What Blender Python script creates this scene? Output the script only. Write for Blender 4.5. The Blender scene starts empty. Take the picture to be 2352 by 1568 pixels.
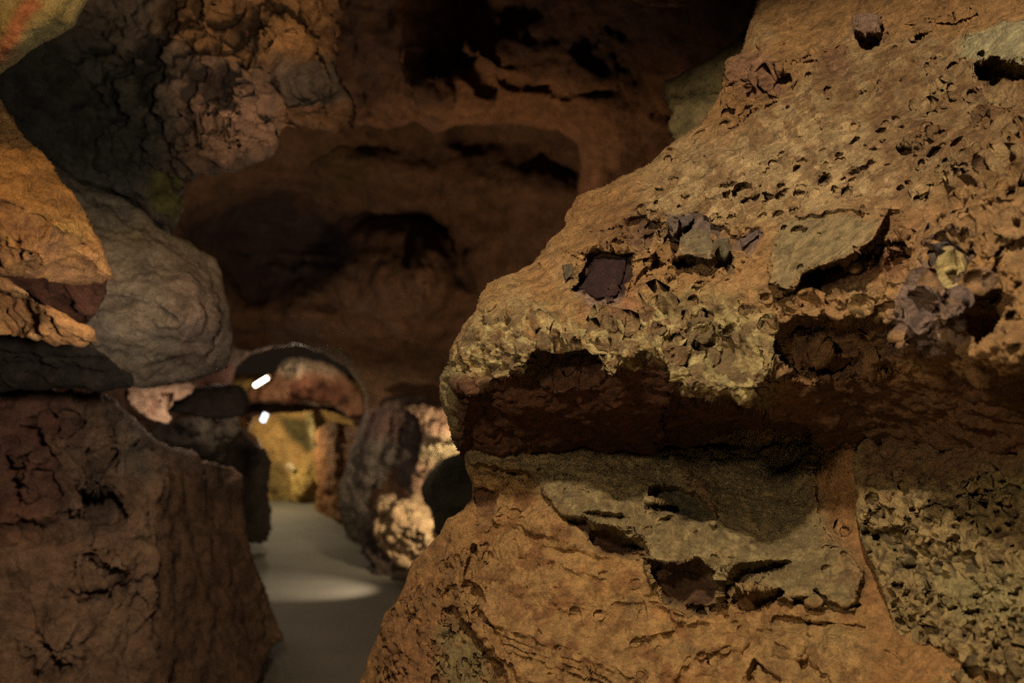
import bpy, math
import numpy as np
from mathutils import Vector

# ------------------------------------------------------------------ camera, world, exposure
SC = bpy.context.scene
COL = SC.collection
LENS = 35.0
FPX = 2352 * LENS / 36.0
CAM = np.array([0.0, 0.0, 2.4])
cam_data = bpy.data.cameras.new('camera')
cam_data.lens = LENS
cam_data.sensor_width = 36.0
cam_data.clip_start = 0.05
cam_data.dof.use_dof = True
cam_data.dof.focus_distance = 2.95
cam_data.dof.aperture_fstop = 1.9
cam = bpy.data.objects.new('camera', cam_data)
cam.location = CAM
cam.rotation_euler = (math.radians(90), 0, 0)
COL.objects.link(cam)
SC.camera = cam
SC.view_settings.view_transform = 'Standard'
SC.view_settings.look = 'None'
SC.view_settings.gamma = 1
SC.view_settings.use_curve_mapping = False
SC.view_settings.exposure = 0.5
SC.cycles.use_denoising = False
SC.cycles.sample_clamp_indirect = 2.0
SC.cycles.max_bounces = 5
SC.cycles.diffuse_bounces = 3

world = bpy.data.worlds.new('world')
SC.world = world
world.use_nodes = True
world.node_tree.nodes['Background'].inputs[0].default_value = (0.5, 0.33, 0.2, 1)
world.node_tree.nodes['Background'].inputs[1].default_value = 0.015


def at(px, py, Y):
    """photograph pixel + distance in front of the camera -> world point"""
    return np.array([(px - 1176) * Y / FPX, Y, CAM[2] - (py - 784) * Y / FPX])


def lamp(name, kind, loc, target, power, color, size=0.2, size_y=None, spot=60, blend=0.6, spread=180):
    d = bpy.data.lights.new(name, kind)
    d.energy = power
    d.color = color
    if kind == 'AREA':
        d.shape = 'RECTANGLE'
        d.size = size
        d.size_y = size_y or size
        d.spread = math.radians(spread)
    else:
        d.shadow_soft_size = size
    if kind == 'SPOT':
        d.spot_size = math.radians(spot)
        d.spot_blend = blend
    o = bpy.data.objects.new(name, d)
    o.location = loc
    if target is not None:
        o.rotation_euler = (Vector(target) - Vector(loc)).to_track_quat('-Z', 'Y').to_euler()
    COL.objects.link(o)
    return o


WARM = (1.0, 0.66, 0.36)
AMBER = (1.0, 0.50, 0.17)
PALE = (1.0, 0.80, 0.58)
# lamp over the big outcrop, from above and a little left of the viewer
lamp('outcrop_lamp', 'SPOT', (0.0, 1.0, 4.4), at(1860, 650, 2.7), 400, (1.0, 0.82, 0.60), 0.09, spot=63, blend=0.4)
lamp('left_fill_lamp', 'SPOT', (-0.6, 0.9, 3.1), at(1560, 1080, 2.9), 85, (1.0, 0.80, 0.55), 0.10, spot=62, blend=0.6)
# low amber lamp by the right of the viewer, under the outcrop
lamp('low_lamp', 'SPOT', (0.25, 0.7, 1.75), at(1650, 1400, 2.7), 26, (1.0, 0.68, 0.36), 0.12, spot=72, blend=0.7)
# lamp on the left ledge
lamp('ledge_lamp', 'SPOT', (-1.0, 1.6, 4.3), at(90, 480, 3.7), 190, (1.0, 0.62, 0.25), 0.1, spot=48, blend=0.7)
# dim lamps in the chamber, the last an added fill
lamp('chamber_lamp', 'SPOT', at(1060, 960, 6.6), at(1100, 430, 8.6), 135, (1.0, 0.72, 0.46), 0.12, spot=120, blend=0.8)
lamp('bulge_lamp', 'SPOT', at(760, 560, 3.6), at(580, 60, 5.2), 110, (1.0, 0.68, 0.42), 0.1, spot=50, blend=0.9)
lamp('left_lamp', 'SPOT', (-0.95, 2.7, 2.42), at(150, 1090, 5.6), 175, (1.0, 0.83, 0.66), 0.08, spot=74, blend=0.9)
lamp('wall_fill', 'SPOT', (-0.5, 2.2, 3.0), at(200, 330, 5.5), 90, (0.95, 0.82, 0.66), 0.1, spot=60, blend=0.9)  # unseen fill, added to lift the dark left wall
# lamps hidden behind the outcrop, lighting the pale crags and the trail; added fills among them
lamp('crag_lamp', 'SPOT', at(1100, 1090, 8.7), at(960, 1110, 10.2), 190, (1.0, 0.80, 0.50), 0.06, spot=66, blend=0.6)
lamp('trail_lamp', 'SPOT', at(1010, 1165, 9.35), at(710, 1356, 9.7), 150, (1.0, 0.82, 0.62), 0.03, spot=44, blend=0.9)
lamp('path_lamp', 'SPOT', at(800, 930, 10.9), at(680, 1235, 12.1), 16, (1.0, 0.86, 0.62), 0.05, spot=50, blend=0.9)
lamp('column_fill', 'SPOT', at(520, 1120, 8.6), at(860, 1060, 11.3), 60, (1.0, 0.78, 0.62), 0.1, spot=34, blend=0.8)  # unseen fill behind the low boulder, added to brighten the column
lamp('niche_lamp', 'POINT', at(470, 860, 7.4), None, 16, (1.0, 0.76, 0.56), 0.08)
lamp('jag_fill', 'POINT', at(510, 870, 9.2), None, 7, (1.0, 0.82, 0.66), 0.06)  # unseen fill, added above the jagged rock to light its top
# passage beyond the arch
lamp('passage_lamp', 'POINT', at(640, 1010, 14.2), None, 38, (1.0, 0.82, 0.50), 0.1)
lamp('vault_fill', 'POINT', at(690, 806, 12.2), None, 24, PALE, 0.06)  # unseen fill, added to carry the tube's light onto the hump

# ------------------------------------------------------------------ noise
rng = np.random.default_rng(7)
PERM = np.concatenate([rng.permutation(256)] * 3).astype(np.int32)
G = rng.normal(size=(256, 3))
G /= np.linalg.norm(G, axis=1)[:, None]
G = G.astype(np.float32)
RND = rng.random((256, 3)).astype(np.float32)


def gnoise(x, y, z):
    xi = np.floor(x).astype(np.int32); yi = np.floor(y).astype(np.int32); zi = np.floor(z).astype(np.int32)
    xf = (x - xi).astype(np.float32); yf = (y - yi).astype(np.float32); zf = (z - zi).astype(np.float32)
    xi &= 255; yi &= 255; zi &= 255
    u = xf**3 * (xf * (xf * 6 - 15) + 10); v = yf**3 * (yf * (yf * 6 - 15) + 10); w = zf**3 * (zf * (zf * 6 - 15) + 10)
    r = 0
    for dx in (0, 1):
        for dy in (0, 1):
            pxy = PERM[PERM[xi + dx] + yi + dy]
            for dz in (0, 1):
                g = G[PERM[pxy + ((zi + dz) & 255)] & 255]
                d = g[..., 0] * (xf - dx) + g[..., 1] * (yf - dy) + g[..., 2] * (zf - dz)
                r = r + d * (u if dx else 1 - u) * (v if dy else 1 - v) * (w if dz else 1 - w)
    return r * 1.5


def fbm(P, scale, octs=4, gain=0.5, seed=0.0, ridge=False):
    """fractal noise of wavelength `scale`, about -1..1"""
    x = P[..., 0] / scale + seed * 17.3; y = P[..., 1] / scale + seed * 5.1; z = P[..., 2] / scale - seed * 9.7
    a, r, t = 1.0, 0, 0.0
    for _ in range(octs):
        n = gnoise(x, y, z)
        if ridge:
            n = 1 - 2.2 * np.abs(n)
        r = r + a * n; t += a; a *= gain
        x = x * 2.03 + 3.1; y = y * 2.03 + 1.7; z = z * 2.03 + 7.9
    return r / t


def worley(P, scale, seed=0.0):
    x = P[..., 0] / scale + seed * 3.3; y = P[..., 1] / scale + seed * 7.1; z = P[..., 2] / scale
    xi = np.floor(x).astype(np.int32); yi = np.floor(y).astype(np.int32); zi = np.floor(z).astype(np.int32)
    f1 = np.full(x.shape, 9.0, np.float32); f2 = f1.copy(); cid = np.zeros(x.shape, np.int32)
    for dx in (-1, 0, 1):
        for dy in (-1, 0, 1):
            for dz in (-1, 0, 1):
                h = PERM[PERM[PERM[(xi + dx) & 255] + ((yi + dy) & 255)] + ((zi + dz) & 255)] & 255
                r = RND[h]
                d = (xi + dx + r[..., 0] - x)**2 + (yi + dy + r[..., 1] - y)**2 + (zi + dz + r[..., 2] - z)**2
                near = d < f1
                f2 = np.where(near, f1, np.minimum(f2, d)); f1 = np.where(near, d, f1); cid = np.where(near, h, cid)
    return np.sqrt(f1), np.sqrt(f2), cid


def sstep(a, b, x):
    t = np.clip((x - a) / (b - a), 0, 1)
    return t * t * (3 - 2 * t)


def seg_dist(X, Y, pts):
    d = np.full(X.shape, 1e9)
    for (x0, y0), (x1, y1) in zip(pts[:-1], pts[1:]):
        dx, dy = x1 - x0, y1 - y0
        t = np.clip(((X - x0) * dx + (Y - y0) * dy) / (dx * dx + dy * dy + 1e-9), 0, 1)
        d = np.minimum(d, (X - x0 - t * dx)**2 + (Y - y0 - t * dy)**2)
    return np.sqrt(d)


def poly_sd(X, Y, pts):
    """signed distance to a polygon, positive inside"""
    d = seg_dist(X, Y, list(pts) + [pts[0]])
    ins = np.zeros(X.shape, bool)
    n = len(pts)
    for i in range(n):
        x0, y0 = pts[i]; x1, y1 = pts[(i + 1) % n]
        if y0 == y1:
            continue
        c = ((y0 > Y) != (y1 > Y)) & (X < (x1 - x0) * (Y - y0) / (y1 - y0) + x0)
        ins ^= c
    return np.where(ins, d, -d)


def ell(cx, cy, rx, ry, rot=0, n=14):
    a = math.radians(rot)
    return [(cx + rx * math.cos(t) * math.cos(a) - ry * math.sin(t) * math.sin(a),
             cy + rx * math.cos(t) * math.sin(a) + ry * math.sin(t) * math.cos(a))
            for t in [2 * math.pi * i / n for i in range(n)]]


def tps(ctrl, X, Y):
    """smooth surface through the control points (thin plate)"""
    C = np.array(ctrl, float)
    P = C[:, :2] / 1000
    n = len(P)
    d = np.linalg.norm(P[:, None] - P[None], axis=2)
    K = np.where(d > 0, d * d * np.log(d + 1e-12), 0) + np.eye(n) * 2e-4
    A = np.zeros((n + 3, n + 3)); A[:n, :n] = K; A[:n, n] = 1; A[:n, n + 1:] = P; A[n, :n] = 1; A[n + 1:, :n] = P.T
    w = np.linalg.solve(A, np.concatenate([C[:, 2], [0, 0, 0]]))
    x = X / 1000; y = Y / 1000
    r = w[n] + w[n + 1] * x + w[n + 2] * y
    for i in range(n):
        q = (x - P[i, 0])**2 + (y - P[i, 1])**2
        r = r + w[i] * 0.5 * q * np.log(q + 1e-12)
    return r


# ------------------------------------------------------------------ materials
def rgb(h):
    h = h.lstrip('#')
    v = np.array([int(h[i:i + 2], 16) / 255 for i in (0, 2, 4)])
    return np.where(v < 0.04045, v / 12.92, ((v + 0.055) / 1.055)**2.4)


def rock_material(name, fine=60.0, bump=0.5, dark=0.5, light=1.3, rough=0.85, spec=0.2, dist=0.006, grain=None, speck=0.6, mott_scale=0.22):
    """rock: mineral colour of the body, broken by mottling and dark grains; relief by bump"""
    m = bpy.data.materials.new(name); m.use_nodes = True
    nt = m.node_tree; N = nt.nodes; L = nt.links
    b = N['Principled BSDF']
    b.inputs['Roughness'].default_value = rough
    b.inputs['Specular IOR Level'].default_value = spec
    tc = N.new('ShaderNodeTexCoord')
    vec = tc.outputs['Object']
    if grain:
        mp = N.new('ShaderNodeMapping'); mp.vector_type = 'POINT'
        mp.inputs['Rotation'].default_value = (0, math.radians(grain[0]), 0)
        mp2 = N.new('ShaderNodeMapping'); mp2.inputs['Scale'].default_value = (1 / grain[1], 1, 1)
        L.new(vec, mp.inputs['Vector']); L.new(mp.outputs['Vector'], mp2.inputs['Vector']); vec = mp2.outputs['Vector']
    at_ = N.new('ShaderNodeAttribute'); at_.attribute_name = 'mineral'

    def noise(scale, detail, r, dis=0.0):
        n = N.new('ShaderNodeTexNoise'); n.inputs['Scale'].default_value = scale; n.inputs['Detail'].default_value = detail
        n.inputs['Roughness'].default_value = r; n.inputs['Distortion'].default_value = dis
        L.new(vec, n.inputs['Vector']); return n.outputs['Fac']

    def ramp(src, pts):
        r = N.new('ShaderNodeValToRGB'); e = r.color_ramp.elements
        e[0].position, e[1].position = pts[0][0], pts[-1][0]
        e[0].color = (pts[0][1],) * 3 + (1,); e[1].color = (pts[-1][1],) * 3 + (1,)
        for p, v in pts[1:-1]:
            q = e.new(p); q.color = (v,) * 3 + (1,)
        L.new(src, r.inputs['Fac']); return r.outputs['Color']

    def mth(op, x, y, z=None):
        k = N.new('ShaderNodeMath'); k.operation = op
        for i, v in enumerate((x, y, z)):
            if v is None: continue
            if isinstance(v, (int, float)): k.inputs[i].default_value = v
            else: L.new(v, k.inputs[i])
        return k.outputs[0]
    nA = noise(fine * mott_scale, 14, 0.72, 0.4)
    nB = noise(fine, 10, 0.7)
    nC = noise(fine * 0.5, 12, 0.68, 0.8)
    mott = ramp(nA, [(0.34, dark), (0.5, 1.0), (0.66, light)])
    spk = ramp(nC, [(0.30, 1 - speck), (0.40, 1.0)])
    fin = ramp(nB, [(0.3, 0.72), (0.7, 1.22)])
    f = mth('MULTIPLY', mth('MULTIPLY', mott, spk), fin)
    mul = N.new('ShaderNodeVectorMath'); mul.operation = 'SCALE'
    L.new(at_.outputs['Color'], mul.inputs[0]); L.new(f, mul.inputs['Scale'])
    L.new(mul.outputs['Vector'], b.inputs['Base Color'])
    h = mth('MULTIPLY_ADD', nA, 2.2, mth('MULTIPLY_ADD', nB, 0.5, nC))
    bp = N.new('ShaderNodeBump'); bp.inputs['Strength'].default_value = bump; bp.inputs['Distance'].default_value = dist
    L.new(h, bp.inputs['Height']); L.new(bp.outputs['Normal'], b.inputs['Normal'])
    return m


M_SLOPE = rock_material('streaked_limestone', 95, 1.0, 0.42, 1.45, dist=0.02, grain=(24, 2.4), mott_scale=0.38)
M_NEAR = rock_material('weathered_limestone', 95, 1.0, 0.55, 1.35, dist=0.018, mott_scale=0.3)
M_MID = rock_material('cave_rock', 34, 1.0, 0.42, 1.4, dist=0.035)
M_FAR = rock_material('far_cave_rock', 18, 1.0, 0.5, 1.35, dist=0.05)


def plain(name, color, rough=0.6, metal=0.0, emit=None, strength=0.0):
    m = bpy.data.materials.new(name); m.use_nodes = True
    b = m.node_tree.nodes['Principled BSDF']
    b.inputs['Base Color'].default_value = (*color, 1); b.inputs['Roughness'].default_value = rough
    b.inputs['Metallic'].default_value = metal
    if emit:
        b.inputs['Emission Color'].default_value = (*emit, 1); b.inputs['Emission Strength'].default_value = strength
    return m


# ------------------------------------------------------------------ rock builder
def grow(lo, hi, f0, f1, step):
    """samples with even spacing where the photograph looks, wider outside it"""
    a = list(np.arange(max(lo, f0), min(hi, f1) + step, step))
    s = step
    while a[-1] < hi:
        s = min(s * 1.12, 40); a.append(a[-1] + s)
    s = step
    while a[0] > lo:
        s = min(s * 1.12, 40); a.insert(0, a[0] - s)
    return np.array(a)


class Rock:
    """a closed rock body: a traced outline with its own distance, depth and thickness"""

    def __init__(self, outline, ctrl, step=5, rough=6, rough_scale=60, seed=0, warp=8, warp_scale=50):
        o = np.array(outline, float)
        xs = grow(o[:, 0].min() - 2 * step, o[:, 0].max() + 2 * step, -60, 2412, step)
        ys = grow(o[:, 1].min() - 2 * step, o[:, 1].max() + 2 * step, -60, 1628, step)
        self.X, self.Y = np.meshgrid(xs, ys)
        self.xs, self.ys = xs, ys
        self.seed = seed; self.step = step
        X, Y = self.X, self.Y
        Q = np.stack([X, Y, np.full(X.shape, seed * 31.7)], -1)
        self.Q = Q
        sd = poly_sd(X, Y, outline)
        sd = sd + rough * fbm(Q, rough_scale, 4, 0.55, seed)
        gy, gx = np.gradient(sd, ys, xs)
        g2 = np.maximum(gx * gx + gy * gy, 0.3)
        out = sd < 0
        k = np.where(out, np.clip(-sd, 0, 2.5 * step) / g2, 0)
        self.X = X + k * gx; self.Y = Y + k * gy
        self.sd = np.maximum(sd, 0)
        self.raw = sd
        wn = [fbm(Q, warp_scale, 3, 0.55, seed + 3 + i) for i in range(2)]
        self.wx = self.X + warp * wn[0]; self.wy = self.Y + warp * wn[1]
        self.D = tps(ctrl, self.X, self.Y)
        self.A = np.ones(X.shape)          # how rough the surface is here
        self.C = np.ones(X.shape + (3,)) * rgb('8a6238')
        self.extra = np.zeros(X.shape)     # metres of surface relief along the normal, inwards

    def mask(self, poly, soft=8, grow_=0, warp=True):
        X, Y = (self.wx, self.wy) if warp else (self.X, self.Y)
        return sstep(-soft, soft, poly_sd(X, Y, poly) + grow_)

    def pit(self, poly, depth, soft=6):
        """hollow (depth > 0) or lump (depth < 0)"""
        self.D = self.D + depth * self.mask(poly, soft)
        return self

    def dome(self, cx, cy, rx, ry, h, rot=0, p=1.0):
        a = math.radians(rot)
        u = ((self.wx - cx) * math.cos(a) + (self.wy - cy) * math.sin(a)) / rx
        v = (-(self.wx - cx) * math.sin(a) + (self.wy - cy) * math.cos(a)) / ry
        q = np.clip(1 - u * u - v * v, 0, 1)
        self.D = self.D - h * (q**p)
        return self

    def hole(self, cx, cy, rx, ry, rot, h):
        i0, i1 = np.searchsorted(self.ys, (cy - 3 * rx, cy + 3 * rx)); j0, j1 = np.searchsorted(self.xs, (cx - 3 * rx, cx + 3 * rx))
        a = math.radians(rot); wx = self.wx[i0:i1, j0:j1] - cx; wy = self.wy[i0:i1, j0:j1] - cy
        u = (wx * math.cos(a) + wy * math.sin(a)) / rx; v = (-wx * math.sin(a) + wy * math.cos(a)) / ry
        self.D[i0:i1, j0:j1] += h * np.exp(-(u * u + v * v)**2)

    def crack(self, pts, w, depth, warp=True):
        X, Y = (self.wx, self.wy) if warp else (self.X, self.Y)
        d = seg_dist(X, Y, pts)
        self.D = self.D + depth * np.exp(-(d / w)**2)
        return self

    def facet(self, poly, plane, soft=6, amp=None):
        """flat face: plane = three (px, py, distance)"""
        A = np.array([[p[0], p[1], 1] for p in plane], float)
        c = np.linalg.solve(A, np.array([p[2] for p in plane]))
        m = self.mask(poly, soft)
        self.D = self.D * (1 - m) + (c[0] * self.X + c[1] * self.Y + c[2]) * m
        if amp is not None:
            self.A = self.A * (1 - m) + amp * m
        return self

    def paint(self, poly, color, soft=14, amount=1.0, grain=0.0, scale=30):
        m = self.mask(poly, soft)
        if grain:
            m = m * sstep(0.5 - grain, 0.5 + grain * 0.3, 0.5 + 0.8 * fbm(self.Q, scale, 4, 0.65, self.seed + 11))
        m = (m * amount)[..., None]
        self.C = self.C * (1 - m) + rgb(color) * m
        return self

    def base_color(self, *cols, scale=160):
        """mineral colours mingled at random"""
        self.C = np.ones(self.C.shape) * rgb(cols[0])
        for i, c in enumerate(cols[1:]):
            m = sstep(0.0, 0.35, fbm(self.Q, scale * (0.6 + 0.5 * i), 5, 0.6, self.seed + 20 + i))[..., None] * 0.8
            self.C = self.C * (1 - m) + rgb(c) * m
        return self

    def rougher(self, poly, amp, soft=20):
        m = self.mask(poly, soft)
        self.A = self.A * (1 - m) + amp * m
        return self

    def build(self, name, mat, parent=None, roll=60, rollR=None, thick=0.6, layers=((0.3, 0.04), (0.08, 0.012)),
              crag=0.0, crag_scale=0.1, strata=0.0, strata_scale=0.05, surface=None, origin=None, label=None,
              category=None, group=None, kind=None):
        X, Y, sd = self.X, self.Y, self.sd
        t = np.clip(sd / roll, 0, 1)
        med = float(np.median(self.D[self.raw > 0]))
        R = rollR if rollR is not None else roll * med / FPX
        prof = 1 - np.sqrt(np.clip(1 - (1 - t)**2, 0, 1))
        front = self.D + R * prof
        t2 = np.clip(sd / (roll * 3), 0, 1)
        back = self.D + R + thick * np.sqrt(np.clip(1 - (1 - t2)**2, 0, 1))

        def w(Dp):
            return np.stack([(X - 1176) * Dp / FPX, Dp, CAM[2] - (Y - 784) * Dp / FPX], -1)
        F = w(front); B = w(back)
        h, wd = X.shape
        idx = np.arange(h * wd).reshape(h, wd)
        ins = self.raw > 0
        keep = ins[:-1, :-1] | ins[1:, :-1] | ins[:-1, 1:] | ins[1:, 1:]
        a, b, c, d = idx[:-1, :-1][keep], idx[:-1, 1:][keep], idx[1:, 1:][keep], idx[1:, :-1][keep]
        qf = np.stack([a, d, c, b], 1)      # facing the viewer
        insf = ins.ravel()
        bi = np.where(insf, np.arange(h * wd) + h * wd, np.arange(h * wd))
        qb = bi[np.stack([a, b, c, d], 1)]
        V = np.concatenate([F.reshape(-1, 3), B.reshape(-1, 3)])
        isback = np.concatenate([np.zeros(h * wd, bool), np.ones(h * wd, bool)])
        amp = np.concatenate([self.A.ravel()] * 2); ext = np.concatenate([self.extra.ravel(), self.extra.ravel() * 0])
        Cc = np.concatenate([self.C.reshape(-1, 3)] * 2)
        Q = np.concatenate([qf, qb])
        used = np.unique(Q)
        remap = np.full(len(V), -1); remap[used] = np.arange(len(used))
        Q = remap[Q]; V = V[used]; amp = amp[used]; ext = ext[used]; Cc = Cc[used]
        # displacement along the surface normal, in world space
        n = np.cross(V[Q[:, 2]] - V[Q[:, 0]], V[Q[:, 3]] - V[Q[:, 1]])
        nn = np.zeros_like(V)
        for k in range(4):
            for ax in range(3):
                nn[:, ax] += np.bincount(Q[:, k], n[:, ax], len(V))
        nn /= np.maximum(np.linalg.norm(nn, axis=1), 1e-9)[:, None]
        disp = np.zeros(len(V))
        for i, ly in enumerate(layers):
            if len(ly) == 3:
                disp -= ly[1] * np.maximum(fbm(V, ly[0], 5, 0.6, self.seed + 50 + i, True) - 0.1, 0)
            else:
                disp += ly[1] * fbm(V, ly[0], 4, 0.55, self.seed + 40 + i)
        if crag:
            f1, f2, ci = worley(V + 0.3 * crag_scale * np.stack([fbm(V, crag_scale, 2, 0.5, 1 + k) for k in range(3)], -1), crag_scale, self.seed)
            disp += crag * (RND[ci, 0] - 0.5 + 0.8 * np.minimum(f2 - f1, 0.35) - 0.5 * f1)
        if strata:
            S = V * np.array([0.12, 0.12, 1.0])
            disp += strata * fbm(S, strata_scale, 4, 0.6, self.seed + 60)
        edge = np.concatenate([sstep(0, 18, sd).ravel()] * 2)[used]
        disp = disp * amp * (0.4 + 0.6 * edge)
        if surface is not None:
            disp = disp + surface(V, self, used, h * wd, amp) * (0.08 + 0.92 * edge)
        V = V + nn * (disp - ext)[:, None]
        org = np.array(origin if origin is not None else (V.mean(0)[0], V.mean(0)[1], V[:, 2].min()))
        me = bpy.data.meshes.new(name)
        me.vertices.add(len(V)); me.loops.add(Q.size); me.polygons.add(len(Q))
        porg = np.array(parent.location) if parent else np.zeros(3)
        me.vertices.foreach_set('co', (V - org).astype(np.float32).ravel())
        me.loops.foreach_set('vertex_index', Q.astype(np.int32).ravel())
        me.polygons.foreach_set('loop_start', np.arange(0, Q.size, 4, dtype=np.int32))
        me.polygons.foreach_set('loop_total', np.full(len(Q), 4, np.int32))
        me.polygons.foreach_set('use_smooth', np.ones(len(Q), bool))
        Cc = np.clip(Cc, 0, 1); lum = (Cc @ np.array([0.25, 0.6, 0.15]))[:, None]; Cc = (Cc * 0.84 + lum * 0.16) * np.array([0.98, 1.01, 0.96])
        ca = me.color_attributes.new('mineral', 'FLOAT_COLOR', 'POINT')
        ca.data.foreach_set('color', np.concatenate([np.clip(Cc, 0, 1), np.ones((len(V), 1))], 1).astype(np.float32).ravel())
        me.update(calc_edges=True); me.validate()
        me.materials.append(mat)
        ob = bpy.data.objects.new(name, me)
        ob.location = org - porg
        COL.objects.link(ob)
        if parent:
            ob.parent = parent
        tag(ob, label, category, group, kind)
        return ob


def tag(o, label=None, category=None, group=None, kind=None):
    for k, v in (('label', label), ('category', category), ('group', group), ('kind', kind)):
        if v:
            o[k] = v
    return o


def empty(name, loc, label, category, group=None):
    o = bpy.data.objects.new(name, None)
    o.location = loc
    COL.objects.link(o)
    return tag(o, label, category, group)


# ================================================================== THE BIG OUTCROP (in focus, right)
OUT = empty('rock_outcrop', tuple(at(1700, 2300, 2.9)), 'huge warm tan rock outcrop with an overhanging ledge and smooth lower face beside the trail', 'rock outcrop')
STEP = 2.6


def px_of(rock, used, hw):
    k = used % hw
    return rock.X.ravel()[k], rock.Y.ravel()[k]


def streak(V, ang, along, across, seed, octs=4, ridge=False):
    """grain drawn out along a direction in the x-z plane"""
    a = math.radians(ang)
    u = V[:, 0] * math.cos(a) + V[:, 2] * math.sin(a)
    v = -V[:, 0] * math.sin(a) + V[:, 2] * math.cos(a)
    return fbm(np.stack([u / along * across, V[:, 1] * 0.7, v], -1), across, octs, 0.6, seed, ridge)


def zone(px, py, poly, soft):
    return sstep(-soft, soft, poly_sd(px, py, poly))


# ---- upper overhanging ledge
up_out = [(1745, -40), (1742, 0), (1722, 60), (1702, 125), (1668, 140), (1655, 200), (1640, 232), (1600, 285), (1560, 312),
          (1522, 345), (1490, 375), (1440, 400), (1380, 428), (1330, 455), (1306, 490), (1290, 530), (1262, 562), (1220, 600),
          (1185, 622), (1120, 652), (1100, 680), (1092, 715), (1060, 750), (1036, 790), (1022, 838), (1006, 872), (1010, 920),
          (1026, 960), (1034, 1005), (1056, 1040), (1075, 1058), (1150, 1064), (1300, 1070), (1450, 1066), (1540, 1050), (1640, 1010),
          (1700, 990), (1770, 985), (1850, 1012), (1900, 1046), (1950, 1052), (2010, 1026), (2090, 1064), (2160, 1036), (2240, 1072), (2300, 1050), (2352, 1040), (2800, 1060), (3100, 600), (3000, -300), (2500, -700), (1900, -600)]
up_ctl = [(1745, 0, 3.62), (2000, 0, 3.35), (2352, 0, 2.85), (1660, 200, 3.42), (1900, 200, 3.12), (2200, 200, 2.72), (2352, 200, 2.45),
          (1500, 400, 3.3), (1700, 400, 3.0), (1900, 400, 2.8), (2100, 400, 2.55), (2320, 400, 2.2), (1300, 560, 3.22), (1400, 600, 3.0),
          (1600, 600, 2.82), (1800, 600, 2.62), (2000, 600, 2.42), (2200, 600, 2.15), (2340, 600, 2.0), (1020, 850, 3.12), (1100, 800, 2.95),
          (1200, 790, 2.83), (1350, 790, 2.73), (1500, 850, 2.66), (1560, 880, 2.64), (1650, 915, 2.61), (1740, 935, 2.58), (1650, 820, 2.68), (1900, 800, 2.52), (2100, 780, 2.28),
          (2300, 800, 2.06), (1100, 930, 3.02), (1250, 930, 2.92), (1400, 930, 2.88), (1100, 1010, 3.2), (1300, 1000, 3.18), (1300, 1060, 3.38), (1500, 1050, 3.38), (1600, 1000, 3.1),
          (1760, 980, 2.85), (1900, 960, 2.72), (2000, 1060, 2.95), (2200, 950, 2.45), (2200, 1060, 2.65), (2340, 1060, 2.45), (2340, 940, 2.25),
          (1900, -600, 4.0), (2600, -600, 3.2), (3000, 400, 1.7), (2900, 1000, 1.7)]
U = Rock(up_out, up_ctl, STEP, rough=5, rough_scale=46, seed=1, warp=9, warp_scale=42)
U.base_color('a9793f', 'a07342', 'b08a52', '96652f', scale=150)
SLOPE = [(1500, 420), (1680, 330), (1900, 120), (2250, 60), (2352, 140), (2352, 380), (2000, 480), (1700, 500), (1450, 560)]
BROW = [(1010, 860), (1060, 760), (1200, 700), (1400, 700), (1560, 660), (1760, 720), (1800, 860), (1770, 950), (1600, 920), (1480, 860), (1200, 870), (1060, 870)]
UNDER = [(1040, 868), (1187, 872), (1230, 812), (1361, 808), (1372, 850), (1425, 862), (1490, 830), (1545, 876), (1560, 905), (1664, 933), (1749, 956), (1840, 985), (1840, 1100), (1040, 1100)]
# brow: face drops back below it
U.pit([(1225, 812), (1361, 806), (1368, 846), (1425, 862), (1480, 812), (1530, 850), (1560, 900), (1500, 1120), (1150, 1120), (1060, 1060), (1090, 880), (1190, 882)], 0.09, 7)
U.pit([(1228, 816), (1361, 809), (1368, 860), (1250, 880)], 0.04, 5)
U.pit([(1556, 902), (1597, 925), (1664, 934), (1700, 952), (1749, 958), (1838, 980), (1900, 1100), (1500, 1120)], 0.26, 6)
U.pit([(1186, 757), (1232, 765), (1238, 812), (1225, 862), (1190, 884), (1180, 820)], -0.035, 6)      # hanging pale chip
U.pit([(1365, 828), (1400, 826), (1425, 848), (1412, 868), (1372, 862)], -0.03, 5)
U.dome(1070, 885, 34, 28, 0.05)
U.dome(1040, 850, 36, 60, 0.03)
# left knob on the crest
U.dome(1150, 690, 75, 60, 0.05)
U.crack([(1195, 625), (1150, 690), (1110, 740)], 8, 0.02)
# broad swellings and the crest line
U.dome(1450, 520, 150, 70, 0.05, -30)
U.dome(1900, 330, 300, 90, 0.06, -24)
U.crack([(1300, 600), (1420, 570), (1510, 470), (1620, 450)], 22, 0.02)
# the square pocket
U.pit([(1350, 577), (1448, 577), (1440, 632), (1421, 690), (1372, 697), (1318, 664), (1340, 623)], 0.085, 5)
U.facet([(1290, 560), (1352, 575), (1320, 660), (1262, 640), (1230, 600)], [(1230, 620, 3.12), (1290, 560, 3.10), (1320, 660, 2.97)], 8, 0.25)
U.facet([(1452, 575), (1500, 545), (1520, 560), (1490, 610), (1430, 690), (1421, 688), (1440, 632)], [(1450, 580, 2.90), (1520, 555, 2.9), (1425, 690, 2.8)], 5, 0.3)
# crumbling hollow above it
U.pit([(1425, 510), (1470, 496), (1508, 505), (1502, 550), (1455, 562), (1430, 545)], 0.06, 9)
U.pit([(1480, 515), (1506, 510), (1500, 548), (1482, 552)], 0.05, 5)
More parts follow.
